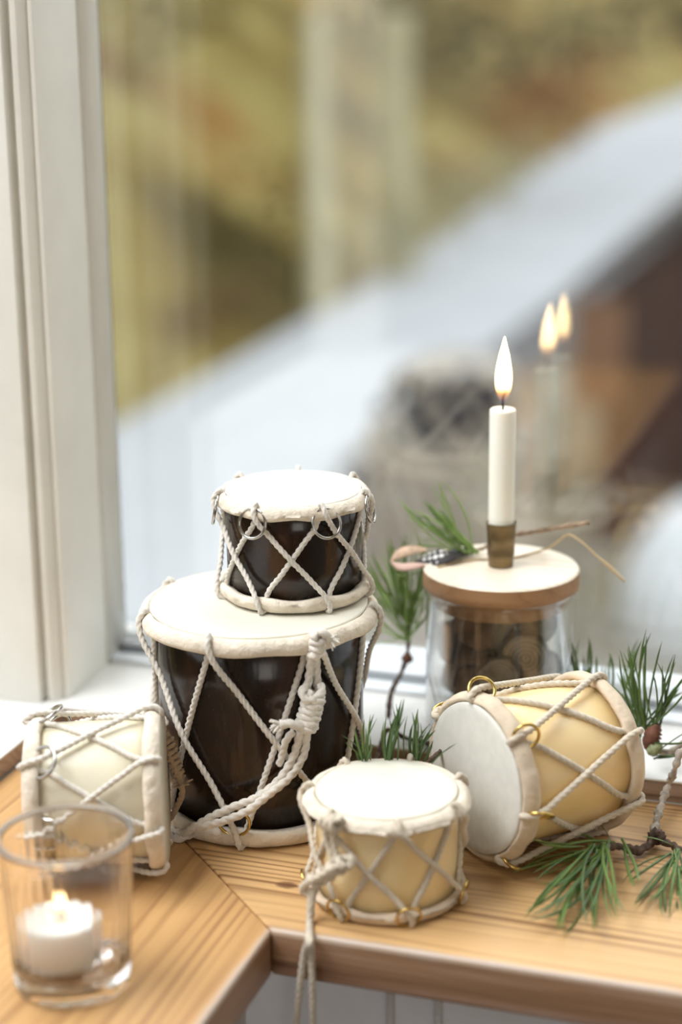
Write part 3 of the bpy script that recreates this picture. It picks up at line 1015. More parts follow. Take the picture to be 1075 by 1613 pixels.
# ---- pale drum at the front
PF = np.array([-7.2, -166.5, 0.0])
fr = make_drum('pale_drum', 'small cream drum standing upright at the front edge, white cord hanging off the shelf', PF, upright(PF), 46.2, 29.0, 34.6, 33.0, 29.0, 28.6, 5.4, 5.6,
               8, 61, 1.15, dict(shell=M['pale_front'], head=M['head'], hoop_t=M['hoop'], hoop_b=M['hoop_warm'], rope=M['rope_warm']), ('bottom', M['brass']), 5.0, 0.62, 0.35, seed=8, ring_drop=-0.5)
fq = lambda px, py, r=33.0: to_local(fr, front_pt(PF, r, px, py))
qf = 1.3
kf = MB().rope(coil(fq(512, 1293, 36.2), fq(535, 1300, 36.2), 2.6, 3.0, qf, 0.1), qf)
kf.rope(coil(fq(545, 1357, 37.5), fq(494, 1389, 38.5), 2.3, 3.4, qf * 1.15, 0.08), qf * 1.15)
kf.rope([fq(540, 1352, 35), fq(556, 1353, 37), fq(552, 1364, 38), fq(535, 1364, 39), fq(505, 1380, 40.5), fq(482, 1392, 41), fq(478, 1403, 40), fq(489, 1408, 38.5), fq(499, 1398, 38)], qf * 1.2)
kf.build('knot', M['rope_warm'], fr)
cf = MB()
cf.rope([fq(522, 1300, 36), fq(526, 1325, 35.5), fq(530, 1345, 35.5), fq(532, 1358, 36)], qf)
cf.rope([fq(513, 1300, 36), fq(515, 1325, 35.5), fq(522, 1345, 35.5), fq(526, 1360, 36)], qf)
edge = lambda px, py: to_local(fr, on_z(px, py, 1.6))
hang = lambda px, py, y=-215.4: to_local(fr, on_y(px, py, y))
cf.rope([fq(496, 1396, 38.5), fq(492, 1420, 40), edge(490, 1448), edge(487, 1468), edge(486, 1482) * np.array([1, 1, 1]), hang(480, 1500), hang(474, 1540), hang(468, 1600), hang(462, 1660), hang(458, 1720)], qf)
cf.rope([fq(490, 1400, 39.5), fq(489, 1425, 40.5), edge(488, 1452), edge(489, 1472), edge(489, 1484), hang(490, 1502), hang(492, 1545), hang(493, 1600), hang(492, 1660), hang(494, 1720)], qf)
cf.build('hanging_cord', M['rope_warm'], fr)

# ---- pale drum lying at the right
ct_ = np.array([19.6, -128.0, 37.3])
cb_ = np.array([62.6, -77.0, 35.8])
ax_ = ct_ - cb_
LR = float(np.linalg.norm(ax_))
make_drum('pale_drum', 'large cream drum lying on its side in front of the glass jar', cb_, axis_rot(ax_, (0, 0, 1)), LR, 31.4, 37.0, 35.4, 32.6, 31.0, 8.0, 8.0,
          -44, 38, 1.35, dict(shell=M['pale_right'], head=M['head_grey'], hoop_t=M['hoop_warm'], hoop_b=M['hoop_warm'], rope=M['rope_warm']), ('top', M['brass']), 5.6, 0.75, 0.5, seed=12, ring_drop=-1.0, ring_tan=-1.5)

# ---- pale drum lying at the left
ct_ = np.array([-157.2, -190.2, 34.2])
cb_ = np.array([-103.8, -170.0, 35.4])
ax_ = ct_ - cb_
LL = float(np.linalg.norm(ax_))
lf = make_drum('pale_drum', 'pale cream drum lying on its side behind the fluted glass votive', cb_, axis_rot(ax_, (0, 0, 1)), LL, 29.2, 33.6, 34.6, 29.4, 30.4, 7.2, 7.2,
               57, 51, 1.2, dict(shell=M['pale_left'], head=M['head'], hoop_t=M['hoop'], hoop_b=M['hoop'], rope=M['rope']), ('top', M['silver']), 6.6, 0.8, 0.7, seed=15, ring_drop=2.0)
# its tan cord end that shows between it and the tall drum
tc_ = MB()
lw = lambda px, py, y: to_local(lf, on_y(px, py, y))
tc_.rope([lw(258, 1150, -148), lw(264, 1175, -150), lw(272, 1200, -152), lw(284, 1228, -153), lw(287, 1248, -152), lw(278, 1272, -150), lw(268, 1290, -148)], 1.3)
tc_.rope([lw(262, 1152, -147), lw(270, 1178, -149), lw(279, 1205, -150), lw(287, 1232, -151)], 1.2)
tc_.rope(coil(lw(264, 1165, -149), lw(283, 1225, -151.5), 2.0, 7, 1.0, 0.05), 1.0)
frayed(tc_, lw(288, 1236, -151), np.array([0.6, -0.9, 0.1]), 1.5, 9, 6)
tc_.build('cord_knot', M['rope_tan'], lf)

# ================================================================== JAR
JR, JT = 36.2, 1.6
JZ = 11.0
jar = thing('glass_jar', 'clear glass storage jar with wooden lid, holding wood slices', 'jar', (0, 0, JZ))
hj = 70.5
prof = [(0.01, 0.3), (JR - 6, 0.2), (JR - 2, 0.9), (JR - 0.4, 3.0), (JR, 6), (JR, 40), (JR, hj - 4), (JR, hj - 1), (JR - 0.5, hj - 0.2), (JR - JT / 2, hj), (JR - JT, hj - 0.5), (JR - JT, hj - 3), (JR - JT, 40),
        (JR - JT, 8), (JR - JT - 1.2, 4.4), (JR - 6, 3.0), (0.01, 3.0)]
MB().lathe(prof, 128).build('body', M['glass'], jar)
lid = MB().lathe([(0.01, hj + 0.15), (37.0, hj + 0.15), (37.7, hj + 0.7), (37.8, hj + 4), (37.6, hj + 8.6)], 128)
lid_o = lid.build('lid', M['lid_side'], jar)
MB().lathe([(37.6, hj + 8.6), (37.0, hj + 9.5), (36, hj + 9.7), (0.01, hj + 9.7)], 128).build('lid_top', M['lid_wood_glare'], lid_o)
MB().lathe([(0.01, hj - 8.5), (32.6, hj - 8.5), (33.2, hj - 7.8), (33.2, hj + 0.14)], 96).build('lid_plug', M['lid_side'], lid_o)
LIDZ = JZ + hj + 9.75

# wood slices in the jar
slice_cache = []
for v_ in range(5):
    for matk in ('slice_grey', 'slice_brown'):
        ph = [rng.uniform(0, 6) for _ in range(3)]

        def fn(r, z, a, i):
            return r * (1 + 0.07 * math.sin(2 * a + ph[0]) + 0.05 * math.sin(3 * a + ph[1]) + 0.025 * math.sin(7 * a + ph[2])), z
        face = MB().lathe([(0.01, 2.0), (4, 2.05), (8.6, 2.0)], 28, fn=fn)
        face.lathe([(8.6, -2.0), (4, -2.05), (0.01, -2.0)], 28, fn=fn)
        barkm = MB().lathe([(8.6, 2.0), (9.5, 1.9), (10, 1.2), (10.1, -1.2), (9.5, -1.9), (8.6, -2.0)], 28, fn=fn)
        slice_cache.append((face.mesh('slice_face'), barkm.mesh('slice_bark'), M[matk]))
for a_, b_, mk in slice_cache:
    a_.materials.append(mk)
    b_.materials.append(M['slice_bark'])


def wood_slice(p, r, nrm, var, label, group=None, th=1.0):
    z = Vector(nrm).normalized()
    rot = z.to_track_quat('Z', 'Y').to_matrix() @ Matrix.Rotation(rng.uniform(0, 6.28), 3, 'Z')
    t = thing('wood_slice', label, 'wood slice', p, rot, group)
    fm, bm_, mk = slice_cache[var % 10]
    for nm, me in (('face', fm), ('bark', bm_)):
        o = link(nm, me, None, t)
        o.scale = (r / 10.0, r / 10.0, th)
    return t


vis = [((708, 1010), 4, 10.5, (-0.75, -0.62, 0.05), 1, 'dark wood slice tilted sideways against the left side of the jar'),
       ((752, 990), -3, 12, (-0.15, -0.95, 0.28), 3, 'dark brown wood slice standing upright just under the lid, left of centre'),
       ((797, 985), 6, 11, (0.10, -0.95, 0.30), 0, 'grey wood slice standing behind the big round one, directly under the lid'),
       ((845, 978), 12, 11, (0.45, -0.88, 0.15), 2, 'pale grey wood slice highest at the right of the jar'),
       ((829, 1036), -6, 12.6, (0.18, -0.97, 0.15), 4, 'largest round grey wood slice with visible rings at the right of the jar'),
       ((789, 1066), -11, 11, (-0.05, -0.98, 0.2), 6, 'grey wood slice low in the middle of the jar, overlapped by the largest one'),
       ((745, 1035), -2, 10.5, (-0.25, -0.93, 0.25), 5, 'brown wood slice in the middle of the pile beneath the upright dark one'),
       ((722, 1060), 2, 10.5, (-0.60, -0.75, 0.25), 7, 'dark wood slice low at the left of the jar'),
       ((750, 1085), -10, 12, (-0.1, -0.88, 0.45), 9, 'dark brown wood slice at the bottom front of the pile, behind the brass ring')]
for (px, py), y, r, nn, v_, lb in vis:
    wood_slice(on_y(px, py, y), r, nn, v_, lb)
for i in range(14):
    a = i * 2.4
    rr = 12.5 if i % 7 else 3
    lay = i // 7
    wood_slice((rr * 1.25 * math.cos(a), 5 + rr * 0.95 * math.sin(a), JZ + 6.5 + lay * 7.5), 10.5, (rng.uniform(-.2, .2), rng.uniform(-.2, .2), 1), i,
               'dark wood slice buried low in the pile at the bottom of the jar', 'wood slices at the bottom of the jar')
for i, (x, y, z) in enumerate([(-8, 14, 36), (10, 16, 37), (2, 10, 30), (18, 6, 34), (-16, 8, 33), (8, 6, 52), (-6, 8, 50), (6, 18, 55)]):
    wood_slice((x, y, JZ + z - 6), 10.5, (rng.uniform(-.4, .4), -0.8, rng.uniform(.1, .5)), i + 3, 'dark wood slice hidden in the middle of the pile in the jar', 'wood slices in the middle of the jar')

# ---- candle holder, candle
H = np.array([-0.2, 0, LIDZ])
hold = thing('candle_holder', 'aged bronze cup candle holder on the wooden jar lid', 'candle holder', H)
MB().lathe([(0.01, 0), (5.6, 0), (6.0, 0.5), (6.4, 8), (6.9, 18), (7.25, 21.3), (7.5, 21.9), (7.3, 22.2), (6.95, 21.6), (6.75, 18), (6.6, 6), (0.01, 6)], 64).build('cup', M['bronze'], hold)
cnd = thing('taper_candle', 'lit ivory candle standing in the bronze holder on the jar', 'candle', H + [0, 0, 6])
MB().lathe([(0.01, 0), (6.1, 0), (6.2, 1), (6.2, 70.0), (6.05, 71.1), (5.5, 71.5), (4.2, 71.3), (2.2, 70.7), (0.01, 71.1)], 56).build('wax', M['wax'], cnd)
wk = MB().tube([(0, 0, 70.5), (0.1, 0, 73.5), (0.1, 0, 76.5), (0.8, 0.1, 78.8), (1.5, 0.1, 80.1)], 0.62, 8).build('wick', M['wick'], cnd)


def flame(parent, z0, L, R, dx=0.0, mat='flame'):
    mb = MB().lathe([(0.01, 0)] + [(R * math.sin(math.pi * t ** 0.78) ** 0.9 * (1 - 0.30 * t) * 1.08, L * t) for t in np.linspace(0.04, 0.97, 20)] + [(0.01, L)], 32,
                    fn=lambda r, z, a, i: (r, z))
    mb.v = [(x + dx * (z / L), y, z + z0) for x, y, z in mb.v]
    return mb.build('flame', M[mat], parent)


flame(cnd, 73.5, 32.5, 4.0, 0.4)

# ================================================================== VOTIVE
PV = np.array([-99.9, -270.5, 0.0])
vot = thing('glass_votive', 'clear fluted glass votive holding a lit tealight in the lower left corner', 'votive', PV)
hv, rt_, rb_ = 61.5, 25.3, 21.9
np_ = []
outer = [(0.01, 0.9), (rb_ - 5, 0.7), (rb_ - 1.6, 0.15), (rb_ - 0.4, 0.5), (rb_, 1.8)]
for t in np.linspace(0.06, 0.95, 9):
    outer.append((rb_ + (rt_ - rb_) * t, hv * t))
outer += [(rt_, hv - 1.5), (rt_ - 0.2, hv - 1.3), (rt_ - 1.2, hv - 1.3), (rt_ - 1.4, hv - 1.5)]
inner = []
for t in np.linspace(0.95, 0.17, 8):
    inner.append((rb_ + (rt_ - rb_) * t - 1.4, hv * t))
inner += [(rb_ - 2.4, 8.6), (rb_ - 4, 7.4), (0.01, 7.0)]
no = len(outer)


def flute(r, z, a, i):
    if no <= i < no + 8 and 8 < z < hv * 0.93:
        r += 0.09 * math.cos(34 * a)
    return r, z


MB().lathe(outer + inner, 300, fn=flute).build('glass_body', M['votive'], vot)
MB().torus((0, 0, hv - 0.55), (0, 0, 1), rt_ - 0.7, 0.72, 120, 12).build('rim', M['rim'], vot)
PT = PV + np.array([-3.9, -1.2, 7.2])
tea = thing('tealight', 'lit white tealight inside the fluted glass votive', 'tealight', PT)
MB().lathe([(0.01, 0.05), (14.6, 0.05), (15.0, 0.6), (15.0, 3.2), (15.5, 3.6), (15.5, 3.9), (14.8, 3.8), (14.7, 1), (0.01, 1)], 64).build('tin_cup', M['tin'], tea)
MB().lathe([(0.01, 1.05), (14.6, 1.05), (14.6, 18.0), (14.0, 19.4), (12.0, 19.8), (8, 18.9), (0.01, 18.3)], 64).build('wax', M['wax_white'], tea)
MB().tube([(0, 0, 18.0), (0, 0, 20.2), (0.5, 0, 21.4)], 0.5, 7).build('wick', M['wick'], tea)
flame(tea, 19.4, 12.0, 3.0, 0.0, 'small_flame')

# ================================================================== PINE
needle_meshes = {}


def needle_mesh(matkey):
    if matkey not in needle_meshes:
        L = []
        for bend in (0.02, 0.07, 0.12, -0.06):
            vs, fs = [], []
            k, nn = 7, 5
            for i in range(k):
                t = i / (k - 1)
                r = 0.5 * (0.85 + 0.2 * math.sin(math.pi * t)) if t < 0.9 else 0.5 * (1 - t) * 7 + 0.06
                for j in range(nn):
                    a = 2 * math.pi * j / nn
                    vs.append((r * math.cos(a) + 0, r * 0.42 * math.sin(a), t))
            for i in range(k - 1):
                for j in range(nn):
                    fs.append((i * nn + j, i * nn + (j + 1) % nn, (i + 1) * nn + (j + 1) % nn, (i + 1) * nn + j))
            fs.append(tuple(range((k - 1) * nn, k * nn)))
            me = bpy.data.meshes.new('needle')
            me.from_pydata(vs, [], fs)
            # the bend is kept in proportion of the length: x is scaled by width, so store it in y
            for v in me.vertices:
                t = v.co.z
                v.co.y += bend * 4 * t * (1 - t) * 20
            me.materials.append(M[matkey])
            me.shade_smooth()
            L.append(me)
        needle_meshes[matkey] = L
    return needle_meshes[matkey]


def needle(parent, p0, p1, matkey, w=1.15):
    """one needle from p0 to p1, world millimetres"""
    p0, p1 = np.asarray(p0, float), np.asarray(p1, float)
    d = p1 - p0
    L = float(np.linalg.norm(d))
    z = Vector(d / L)
    y = z.cross(Vector((rng.gauss(0, 1), rng.gauss(0, 1), rng.gauss(0, 1)))).normalized()
    x = y.cross(z)
    me = rng.choice(needle_mesh(matkey))
    w *= 1.05
    o = bpy.data.objects.new('needle', me)
    COL.objects.link(o)
    o.parent = parent
    mt = Matrix((x * w * S, y * (L / 20.0) * S, z * L * S)).transposed().to_4x4()
    # keep the section thin in y: section was authored for width 1, bend for length 20
    mt.translation = Vector(p0) * S - parent.matrix_world.translation
    o.matrix_local = mt
    return o


def fan(parent, base, tips, matkeys, w=1.15, jitter=1.2, pair=True):
    """needles from around base to each tip (world mm), in pairs as pines grow them"""
    base = np.asarray(base, float)
    for tip in tips:
        mk = rng.choice(matkeys)
        b = base + np.array([rng.gauss(0, 1.0) for _ in range(3)])
        tip = np.asarray(tip, float)
        needle(parent, b, tip + np.array([rng.gauss(0, jitter) for _ in range(3)]), mk, w * rng.uniform(0.85, 1.15))
        if pair and rng.random() < 0.2:
            needle(parent, b + np.array([rng.gauss(0, .3) for _ in range(3)]), tip + np.array([rng.gauss(0, 2.2) for _ in range(3)]), mk, w)


def twig_mesh(parent, pts, r0, r1, matkey, name='stem', knob=0.25):
    ph = rng.uniform(0, 6)
    base = np.array(parent.matrix_world.translation) / S
    mb = MB().tube([np.asarray(p, float) - base for p in pts], lambda t: r0 + (r1 - r0) * t, 9, step=1.0,
                   rfn=lambda i, a: 1 + knob * math.sin(i * 1.3 + ph) * 0.5 + knob * 0.6 * math.sin(i * 0.47 + 2 * a + ph))
    return mb.build(name, M[matkey], parent)


# 1: standing twig behind the tall drum, pale blurred needles
b_ = on_y(612, 1128, -20)
t1 = thing('pine_twig', 'upright pine twig leaning behind the tall drum, left of the jar', 'pine twig', b_)
st = [on_y(612, 1130, -20), on_y(617, 1090, -8), on_y(634, 1056, 4), on_y(642, 1030, 8), on_y(644, 1000, 12), on_y(646, 970, 14), on_y(647, 940, 16)]
twig_mesh(t1, st, 1.4, 0.9, 'bark')
MB().lathe([(0.01, -3), (2.2, -1.5), (2.6, 0.5), (1.2, 3), (0.01, 4)], 12, fn=lambda r, z, a, i: (r * (1 + 0.3 * math.sin(5 * a + i)), z)).build('bud_scar', M['bud'], t1, offset=-(on_y(642, 1037, 8) - b_))
for i, (bx, by, tx, ty) in enumerate([(645, 985, 568, 875), (645, 985, 585, 868), (645, 990, 556, 900), (646, 980, 600, 862), (646, 975, 612, 850), (646, 970, 628, 846), (646, 965, 640, 838), (647, 960, 655, 836),
                                      (647, 960, 668, 850), (647, 965, 676, 868), (646, 975, 682, 890), (646, 985, 684, 912), (645, 1000, 610, 905), (645, 1000, 592, 890), (645, 1005, 600, 930), (645, 1000, 668, 930),
                                      (645, 1000, 680, 940), (644, 1010, 590, 950), (644, 1010, 672, 965), (644, 1008, 640, 900), (645, 990, 655, 880), (645, 990, 632, 872), (644, 1008, 620, 880), (643, 1006, 590, 990),
                                      (644, 980, 580, 905), (646, 972, 650, 862), (646, 972, 618, 866)]):
    y0 = 12 + rng.uniform(-2, 2)
    fan(t1, on_y(bx, by, y0), [on_y(tx, ty, y0 + rng.uniform(-16, 14))], ['needle_light', 'needle', 'needle_light'], 1.35)
    if i % 2:
        fan(t1, on_y(bx, by, y0), [on_y(tx + rng.uniform(-14, 14), ty + rng.uniform(-8, 20), y0 + rng.uniform(-14, 12))], ['needle_light', 'needle_light'], 1.3)

# 2: sprig lying on the lid with a feather and a leaf
LZ = LIDZ + 1.6
b_ = on_z(745, 868, LZ)
t2 = thing('pine_sprig', 'pine sprig lying on the wooden jar lid beside the bronze holder', 'pine sprig', b_)
twig_mesh(t2, [on_z(715, 873, LZ + 0.4), on_z(735, 869, LZ), on_z(752, 866, LZ), on_y(770, 860, 7), on_y(800, 845, 13), on_y(840, 838, 13), on_y(880, 831, 12), on_y(928, 823, 11)], 0.8, 1.35, 'twig')
cy = 4.0
for tx, ty in [(627, 783), (632, 788), (640, 800), (637, 815), (662, 786), (670, 793), (680, 795), (682, 762), (697, 756), (690, 800), (655, 830), (668, 815), (695, 815), (645, 812), (705, 830), (660, 850), (676, 805), (688, 830)]:
    fan(t2, on_y(rng.uniform(718, 752), rng.uniform(864, 872), cy), [on_y(tx, ty, cy + rng.uniform(-6, 6))], ['needle_light', 'needle'], 1.25, 0.6)
for tx, ty in [(612, 872), (620, 909), (640, 898), (655, 890)]:
    fan(t2, on_z(745, 867, LZ), [on_y(tx, ty, -6)], ['needle_light', 'needle'], 1.3, 0.6)

# feather with white spots and an orange-pink leaf
def card(name, label, cat, pts_w, widths, mat, up=(0, 0, 1), thick=0.3, dome=0.0):
    base = np.asarray(pts_w[0], float)
    P = resample(catmull([np.asarray(p, float) for p in pts_w], 8), 0.8)
    k = len(P)
    vs, fs = [], []
    up = np.asarray(up, float)
    cols_ = 7
    for s in (1, -1):
        for i, p in enumerate(P):
            t = P[min(i + 1, k - 1)] - P[max(i - 1, 0)]
            t /= np.linalg.norm(t)
            sd = np.cross(t, up)
            sd /= np.linalg.norm(sd)
            nn = np.cross(sd, t)
            w = np.interp(i / (k - 1), np.linspace(0, 1, len(widths)), widths)
            for c in range(cols_):
                u = c / (cols_ - 1) * 2 - 1
                vs.append(p - base + sd * u * w + nn * (thick * 0.5 * s + dome * (1 - u * u)))
    off = k * cols_
    for i in range(k - 1):
        for c in range(cols_ - 1):
            a = i * cols_ + c
            fs.append((a, a + 1, a + cols_ + 1, a + cols_))
            fs.append((off + a + cols_, off + a + cols_ + 1, off + a + 1, off + a))
    for i in range(k - 1):
        for c in (0, cols_ - 1):
            a = i * cols_ + c
            fs.append((a, a + cols_, off + a + cols_, off + a))
    t = thing(name, label, cat, base)
    MB().add(vs, fs).build('vane', mat, t)
    return t, P, base


fe_m = simple('dark_feather', (0.030, 0.024, 0.024), 0.6)
F0, F1 = on_z(752, 867, LZ + 1), on_y(655, 886, -3)
ft, FP, fb = card('spotted_feather', 'small dark feather with rows of white spots lying under the pine sprig on the lid', 'feather', [F0, on_z(725, 870, LZ + 1.6), on_z(700, 876, LZ + 2.2), F1], [0.6, 3.5, 5.0, 5.2, 3.2, 0.3], fe_m, (-0.2, -0.65, 0.75), 0.3, 0.8)
upn = np.array([-0.2, -0.65, 0.75])
upn /= np.linalg.norm(upn)
spot_m = simple('white_feather_spot', (0.86, 0.85, 0.82), 0.7)
sp = MB()
for row, off in enumerate((-2.9, 0.0, 2.8)):
    for i in range(7):
        f = 0.34 + i * 0.085 + row * 0.02
        idx = min(int(f * (len(FP) - 1)), len(FP) - 2)
        t = FP[idx + 1] - FP[idx]
        t /= np.linalg.norm(t)
        sd = np.cross(t, upn)
        c = FP[idx] - fb + sd * off + upn * (0.9 - 0.08 * off * off)
        rr = 1.25 if f < 0.75 else 0.95
        vs, fs = [], []
        for a in range(8):
            an = a * math.pi / 4
            vs.append(c + (t * math.cos(an) * rr * 1.15 + sd * math.sin(an) * rr * 0.95))
        vs.append(c + upn * 0.55)
        sp.add(vs, [(a, (a + 1) % 8, 8) for a in range(8)])
sp.build('white_spots', spot_m, ft)
leaf_m = simple('orange_pink_petal', (0.70, 0.47, 0.34), 0.6, var=0.3, vscale=200, sss=0.2)
card('curled_leaf', 'curled orange pink leaf poking out over the lid rim behind the feather', 'leaf', [on_y(672, 866, -2), on_y(650, 866, -4), on_y(630, 872, -6), on_y(616, 884, -8)], [0.8, 2.0, 2.6, 2.3, 0.4], leaf_m, (0.25, -0.75, 0.6), 0.3, 0.5)
card('curled_leaf', 'narrow pinkish leaf under the spotted feather at the lid rim', 'leaf', [on_y(670, 890, -12), on_y(650, 892, -12), on_y(632, 893, -12), on_y(617, 886, -11)], [0.8, 2.0, 2.4, 2.2, 0.6], simple('pink_petal', (0.66, 0.44, 0.36), 0.6), (0.1, -0.5, 0.85), 0.4, 0.8)

# string looped on the lid, hanging over its right side
sb = on_z(770, 874, LIDZ + 0.6)
stg = thing('string', 'thin tan string lying across the lid and bending out past its right side', 'string', sb)
mbs = MB()
for o_ in (0, 0.9):
    pts = [on_z(690, 893, LIDZ + 0.5), on_z(740, 882, LIDZ + 0.5 + o_ * 0.2), on_z(800, 880, LIDZ + 0.5), on_z(850, 868, LIDZ + 0.8 + o_), on_y(880, 853, 8), on_y(895, 842, 10), on_y(912, 850, 8 - o_), on_y(940, 875, 5), on_y(963, 893 + o_ * 4, 3), on_y(985, 916, 1)]
    mbs.tube([p - sb for p in pts], 0.55, 7, step=1.5)
mbs.build('strand', M['string'], stg)

# 3: needles between the two drums at the front
b_ = on_z(598, 1186, 14)
t3 = thing('pine_twig', 'pine twig with dark needles rising between the tall drum and the front cream drum', 'pine twig', b_)
twig_mesh(t3, [on_z(588, 1205, 13), on_z(598, 1186, 13), on_y(610, 1150, -48), on_z(640, 1163, 13), on_z(672, 1170, 13), on_z(700, 1176, 13)], 1.3, 1.0, 'bark')
twig_mesh(t3, [on_z(672, 1170, 13), on_y(676, 1200, -122), on_y(650, 1222, -131), on_y(612, 1224, -137), on_y(572, 1222, -141)], 1.2, 0.9, 'bark')
for yb, (bx, by), tips in ((-140.0, (578, 1212), [(540, 1160), (548, 1166), (560, 1150), (572, 1132), (582, 1127), (590, 1125), (556, 1180), (565, 1165), (575, 1150), (592, 1130), (585, 1160)]),
                       (-137.0, (612, 1212), [(606, 1125), (618, 1112), (622, 1108), (630, 1107), (636, 1102), (640, 1100), (612, 1130), (625, 1130), (634, 1128), (605, 1150)]),
                       (-131.0, (648, 1214), [(663, 1118), (662, 1122), (650, 1122), (655, 1140), (642, 1128), (676, 1140), (682, 1148), (678, 1160), (672, 1150), (645, 1140), (680, 1170)])):
    for tx, ty in tips:
        fan(t3, on_y(bx + rng.uniform(-6, 6), by + 6, yb), [on_y(tx, ty, yb + rng.uniform(-8, 6))], ['needle_dark', 'needle_dark', 'needle'], 1.15, 0.8, pair=rng.random() < 0.6)
needle(t3, on_y(668, 1222, -132), on_y(720, 1171, -138), 'needle_dark', 1.4)

# 4: upright branch with a cone bud at the right, on the white sill
b_ = on_z(1030, 1170, 12)
t4 = thing('pine_branch', 'upright pine branch with a brown bud on the white sill at the far right', 'pine branch', b_)
y4 = -38.0
twig_mesh(t4, [on_y(1100, 1150, y4 + 4), on_y(1075, 1172, y4), on_y(1055, 1185, y4 - 2), on_y(1028, 1178, y4), on_y(1022, 1160, y4)], 1.6, 1.5, 'bark_pale')
budm = MB()
c0, c1 = on_y(1021, 1180, y4 - 1), on_y(1036, 1141, y4 - 1)
budm.tube([c0 - b_, (c0 + c1) / 2 - b_, c1 - b_], lambda t: 0.8 + 3.0 * math.sin(math.pi * (0.12 + 0.80 * t)), 12, step=0.6, rfn=lambda i, a: 1 + 0.22 * math.sin(i * 1.9 + 5 * a))
budm.build('cone_bud', M['bud'], t4)
MB().tube([on_y(1022, 1186, y4 - 3) - b_, on_y(1034, 1178, y4 - 3) - b_, on_y(1043, 1173, y4 - 3) - b_], lambda t: 0.6 + 2.6 * math.sin(math.pi * (0.1 + 0.85 * t)), 10, step=0.7, rfn=lambda i, a: 1 + 0.15 * math.sin(i * 2 + 4 * a)).build('green_bud', M['bud_green'], t4)
for tx, ty in [(1019, 990), (1016, 1000), (1027, 1000), (1044, 1008), (1038, 1040), (1066, 1035), (1063, 1045), (1075, 1072), (1072, 1085), (1080, 1060), (1012, 1040), (1030, 1060), (1078, 1095), (1050, 1060)]:
    fan(t4, on_y(rng.uniform(1018, 1036), rng.uniform(1140, 1156), y4), [on_y(tx, ty, y4 + rng.uniform(-10, 10))], ['needle_dark', 'needle', 'needle_dark'], 1.15, 0.8, pair=rng.random() < 0.5)
for tx, ty in [(990, 1015), (970, 1035), (978, 1030), (986, 1024), (994, 1022), (968, 1055), (1000, 1060), (985, 1045), (1004, 1042), (960, 1075), (1010, 1075), (996, 1080)]:
    fan(t4, on_y(rng.uniform(1000, 1014), rng.uniform(1140, 1165), y4 + 6), [on_y(tx, ty, y4 + 6 + rng.uniform(-8, 10))], ['needle_dark', 'needle'], 1.15, 0.8, pair=rng.random() < 0.6)
for tx, ty in [(1090, 1150), (1095, 1165), (1085, 1190), (1095, 1195), (1100, 1182)]:
    fan(t4, on_y(rng.uniform(1022, 1042), rng.uniform(1172, 1205), y4 - 3), [on_y(tx, ty, y4 - 6)], ['needle_dark'], 1.2, 0.8, pair=False)
for tx, ty in [(1032, 1236), (1030, 1243), (1026, 1228)]:
    fan(t4, on_y(1012, 1232, y4 - 2), [on_y(tx, ty, y4 - 6)], ['needle_light', 'needle_dark'], 1.3, 0.5, pair=False)

# 5: needles behind the lying cream drum
b_ = on_z(925, 1110, 13)
t5 = thing('pine_twig', 'short pine twig peeping up behind the lying cream drum, right of the jar', 'pine twig', b_)
twig_mesh(t5, [on_z(900, 1112, 13), on_z(930, 1114, 13), on_z(965, 1118, 13), on_z(1000, 1125, 13)], 1.4, 1.2, 'bark')
for tx, ty in [(901, 1008), (905, 1015), (912, 1004), (926, 1003), (930, 1012), (938, 1030), (900, 1040), (918, 1030), (948, 1042), (963, 1022), (960, 1030), (955, 1048), (944, 1050), (1004, 1005), (1008, 1010), (1000, 1022), (908, 1050), (930, 1045)]:
    bx = min(max(tx, 912), 985)
    fan(t5, on_y(bx + rng.uniform(-5, 5), 1092, 0), [on_y(tx, ty, rng.uniform(-8, 8))], ['needle', 'needle_dark', 'needle'], 1.2, 0.8, pair=rng.random() < 0.6)

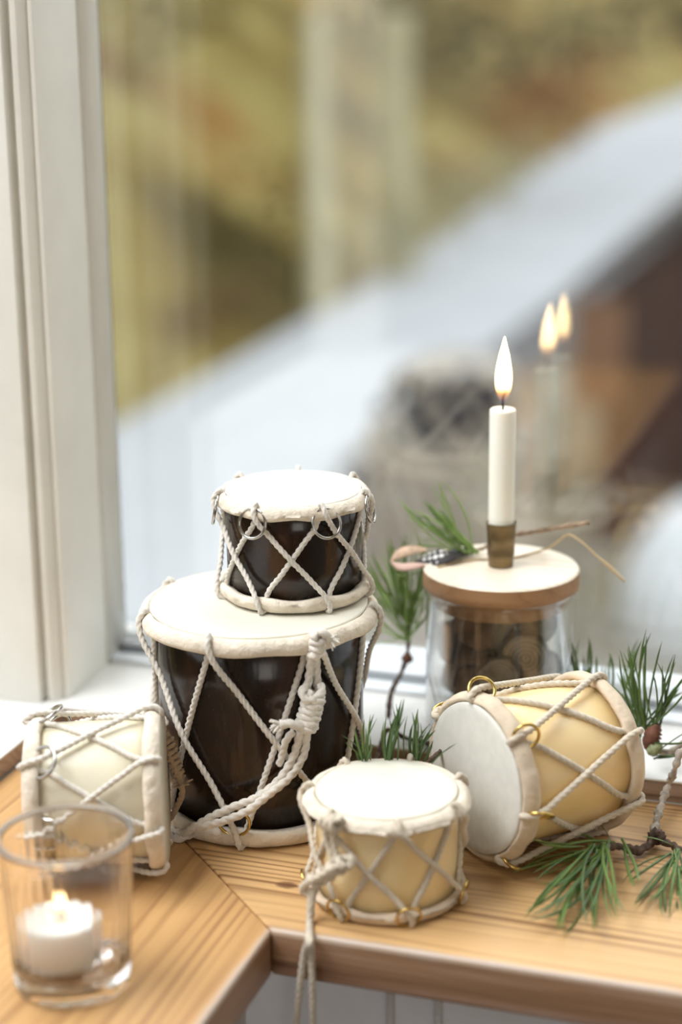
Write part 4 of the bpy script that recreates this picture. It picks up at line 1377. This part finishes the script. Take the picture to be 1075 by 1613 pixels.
# 6: branch lying on the shelf in front of the lying cream drum
b_ = on_z(1010, 1338, 3)
t6 = thing('pine_branch', 'pine branch with scaly grey stem lying on the wood by the lying drum', 'pine branch', b_)
twig_mesh(t6, [on_y(1072, 1180, -58), on_y(1066, 1205, -62), on_z(1054, 1235, 12), on_z(1042, 1268, 8), on_z(1034, 1295, 5), on_z(1031, 1318, 4)], 1.3, 1.7, 'bark_pale', knob=0.55)
twig_mesh(t6, [on_z(1031, 1318, 4), on_z(1018, 1334, 3.5), on_z(1003, 1340, 3), on_z(985, 1335, 5), on_z(962, 1333, 8), on_z(948, 1336, 9)], 2.0, 1.3, 'bark', knob=0.5)
twig_mesh(t6, [on_z(1031, 1318, 4), on_z(1046, 1326, 4), on_z(1064, 1334, 5), on_z(1072, 1342, 6)], 2.0, 1.2, 'bark', knob=0.5)
kn = MB()
kn.tube([on_z(1024, 1322, 5) - b_, on_z(1034, 1316, 6) - b_, on_z(1046, 1324, 5) - b_], lambda t: 1.5 + 1.6 * math.sin(math.pi * t), 9, step=0.8, rfn=lambda i, a: 1 + 0.35 * math.sin(i * 2.1 + 3 * a))
kn.build('knot', M['bark'], t6)
for tx, ty in [(806, 1378), (812, 1376), (842, 1356), (838, 1388), (838, 1362), (828, 1434), (834, 1445), (832, 1440), (858, 1436), (868, 1440), (876, 1462), (886, 1468), (882, 1466), (890, 1438), (910, 1440), (925, 1455), (934, 1468), (938, 1460), (922, 1448),
               (966, 1448), (974, 1448), (970, 1440), (855, 1378), (850, 1395), (868, 1400), (860, 1410), (845, 1370), (905, 1425)]:
    fan(t6, on_z(rng.uniform(925, 962), rng.uniform(1328, 1342), 12), [on_z(tx, ty, rng.uniform(0.8, 10))], ['needle', 'needle_dark', 'needle'], 1.3, 0.7, pair=rng.random() < 0.5)
for tx, ty in [(832, 1318), (840, 1320), (850, 1326)]:
    fan(t6, on_z(918, 1330, 14), [on_z(tx, ty, 19)], ['needle_dry', 'needle_light'], 1.4, 0.6, pair=False)
for tx, ty in [(932, 1292), (910, 1308), (1003, 1390), (1000, 1396)]:
    fan(t6, on_z(965 if tx < 960 else 984, 1328, 9), [on_z(tx, ty, 14)], ['needle'], 1.4, 0.6, pair=False)
needle(t6, on_z(1060, 1332, 6), on_z(1012, 1318, 12), 'needle', 1.4)
for tx, ty in [(980, 1392), (990, 1390), (998, 1424), (1003, 1422), (1016, 1424), (1032, 1421), (1043, 1438), (1056, 1442), (1068, 1430), (1072, 1438), (1000, 1420), (1085, 1430), (1095, 1420), (1050, 1438)]:
    fan(t6, on_z(rng.uniform(1060, 1074), rng.uniform(1338, 1352), 7), [on_z(tx, ty, rng.uniform(0.8, 6))], ['needle', 'needle_dark', 'needle_dark'], 1.25, 0.6, pair=rng.random() < 0.5)
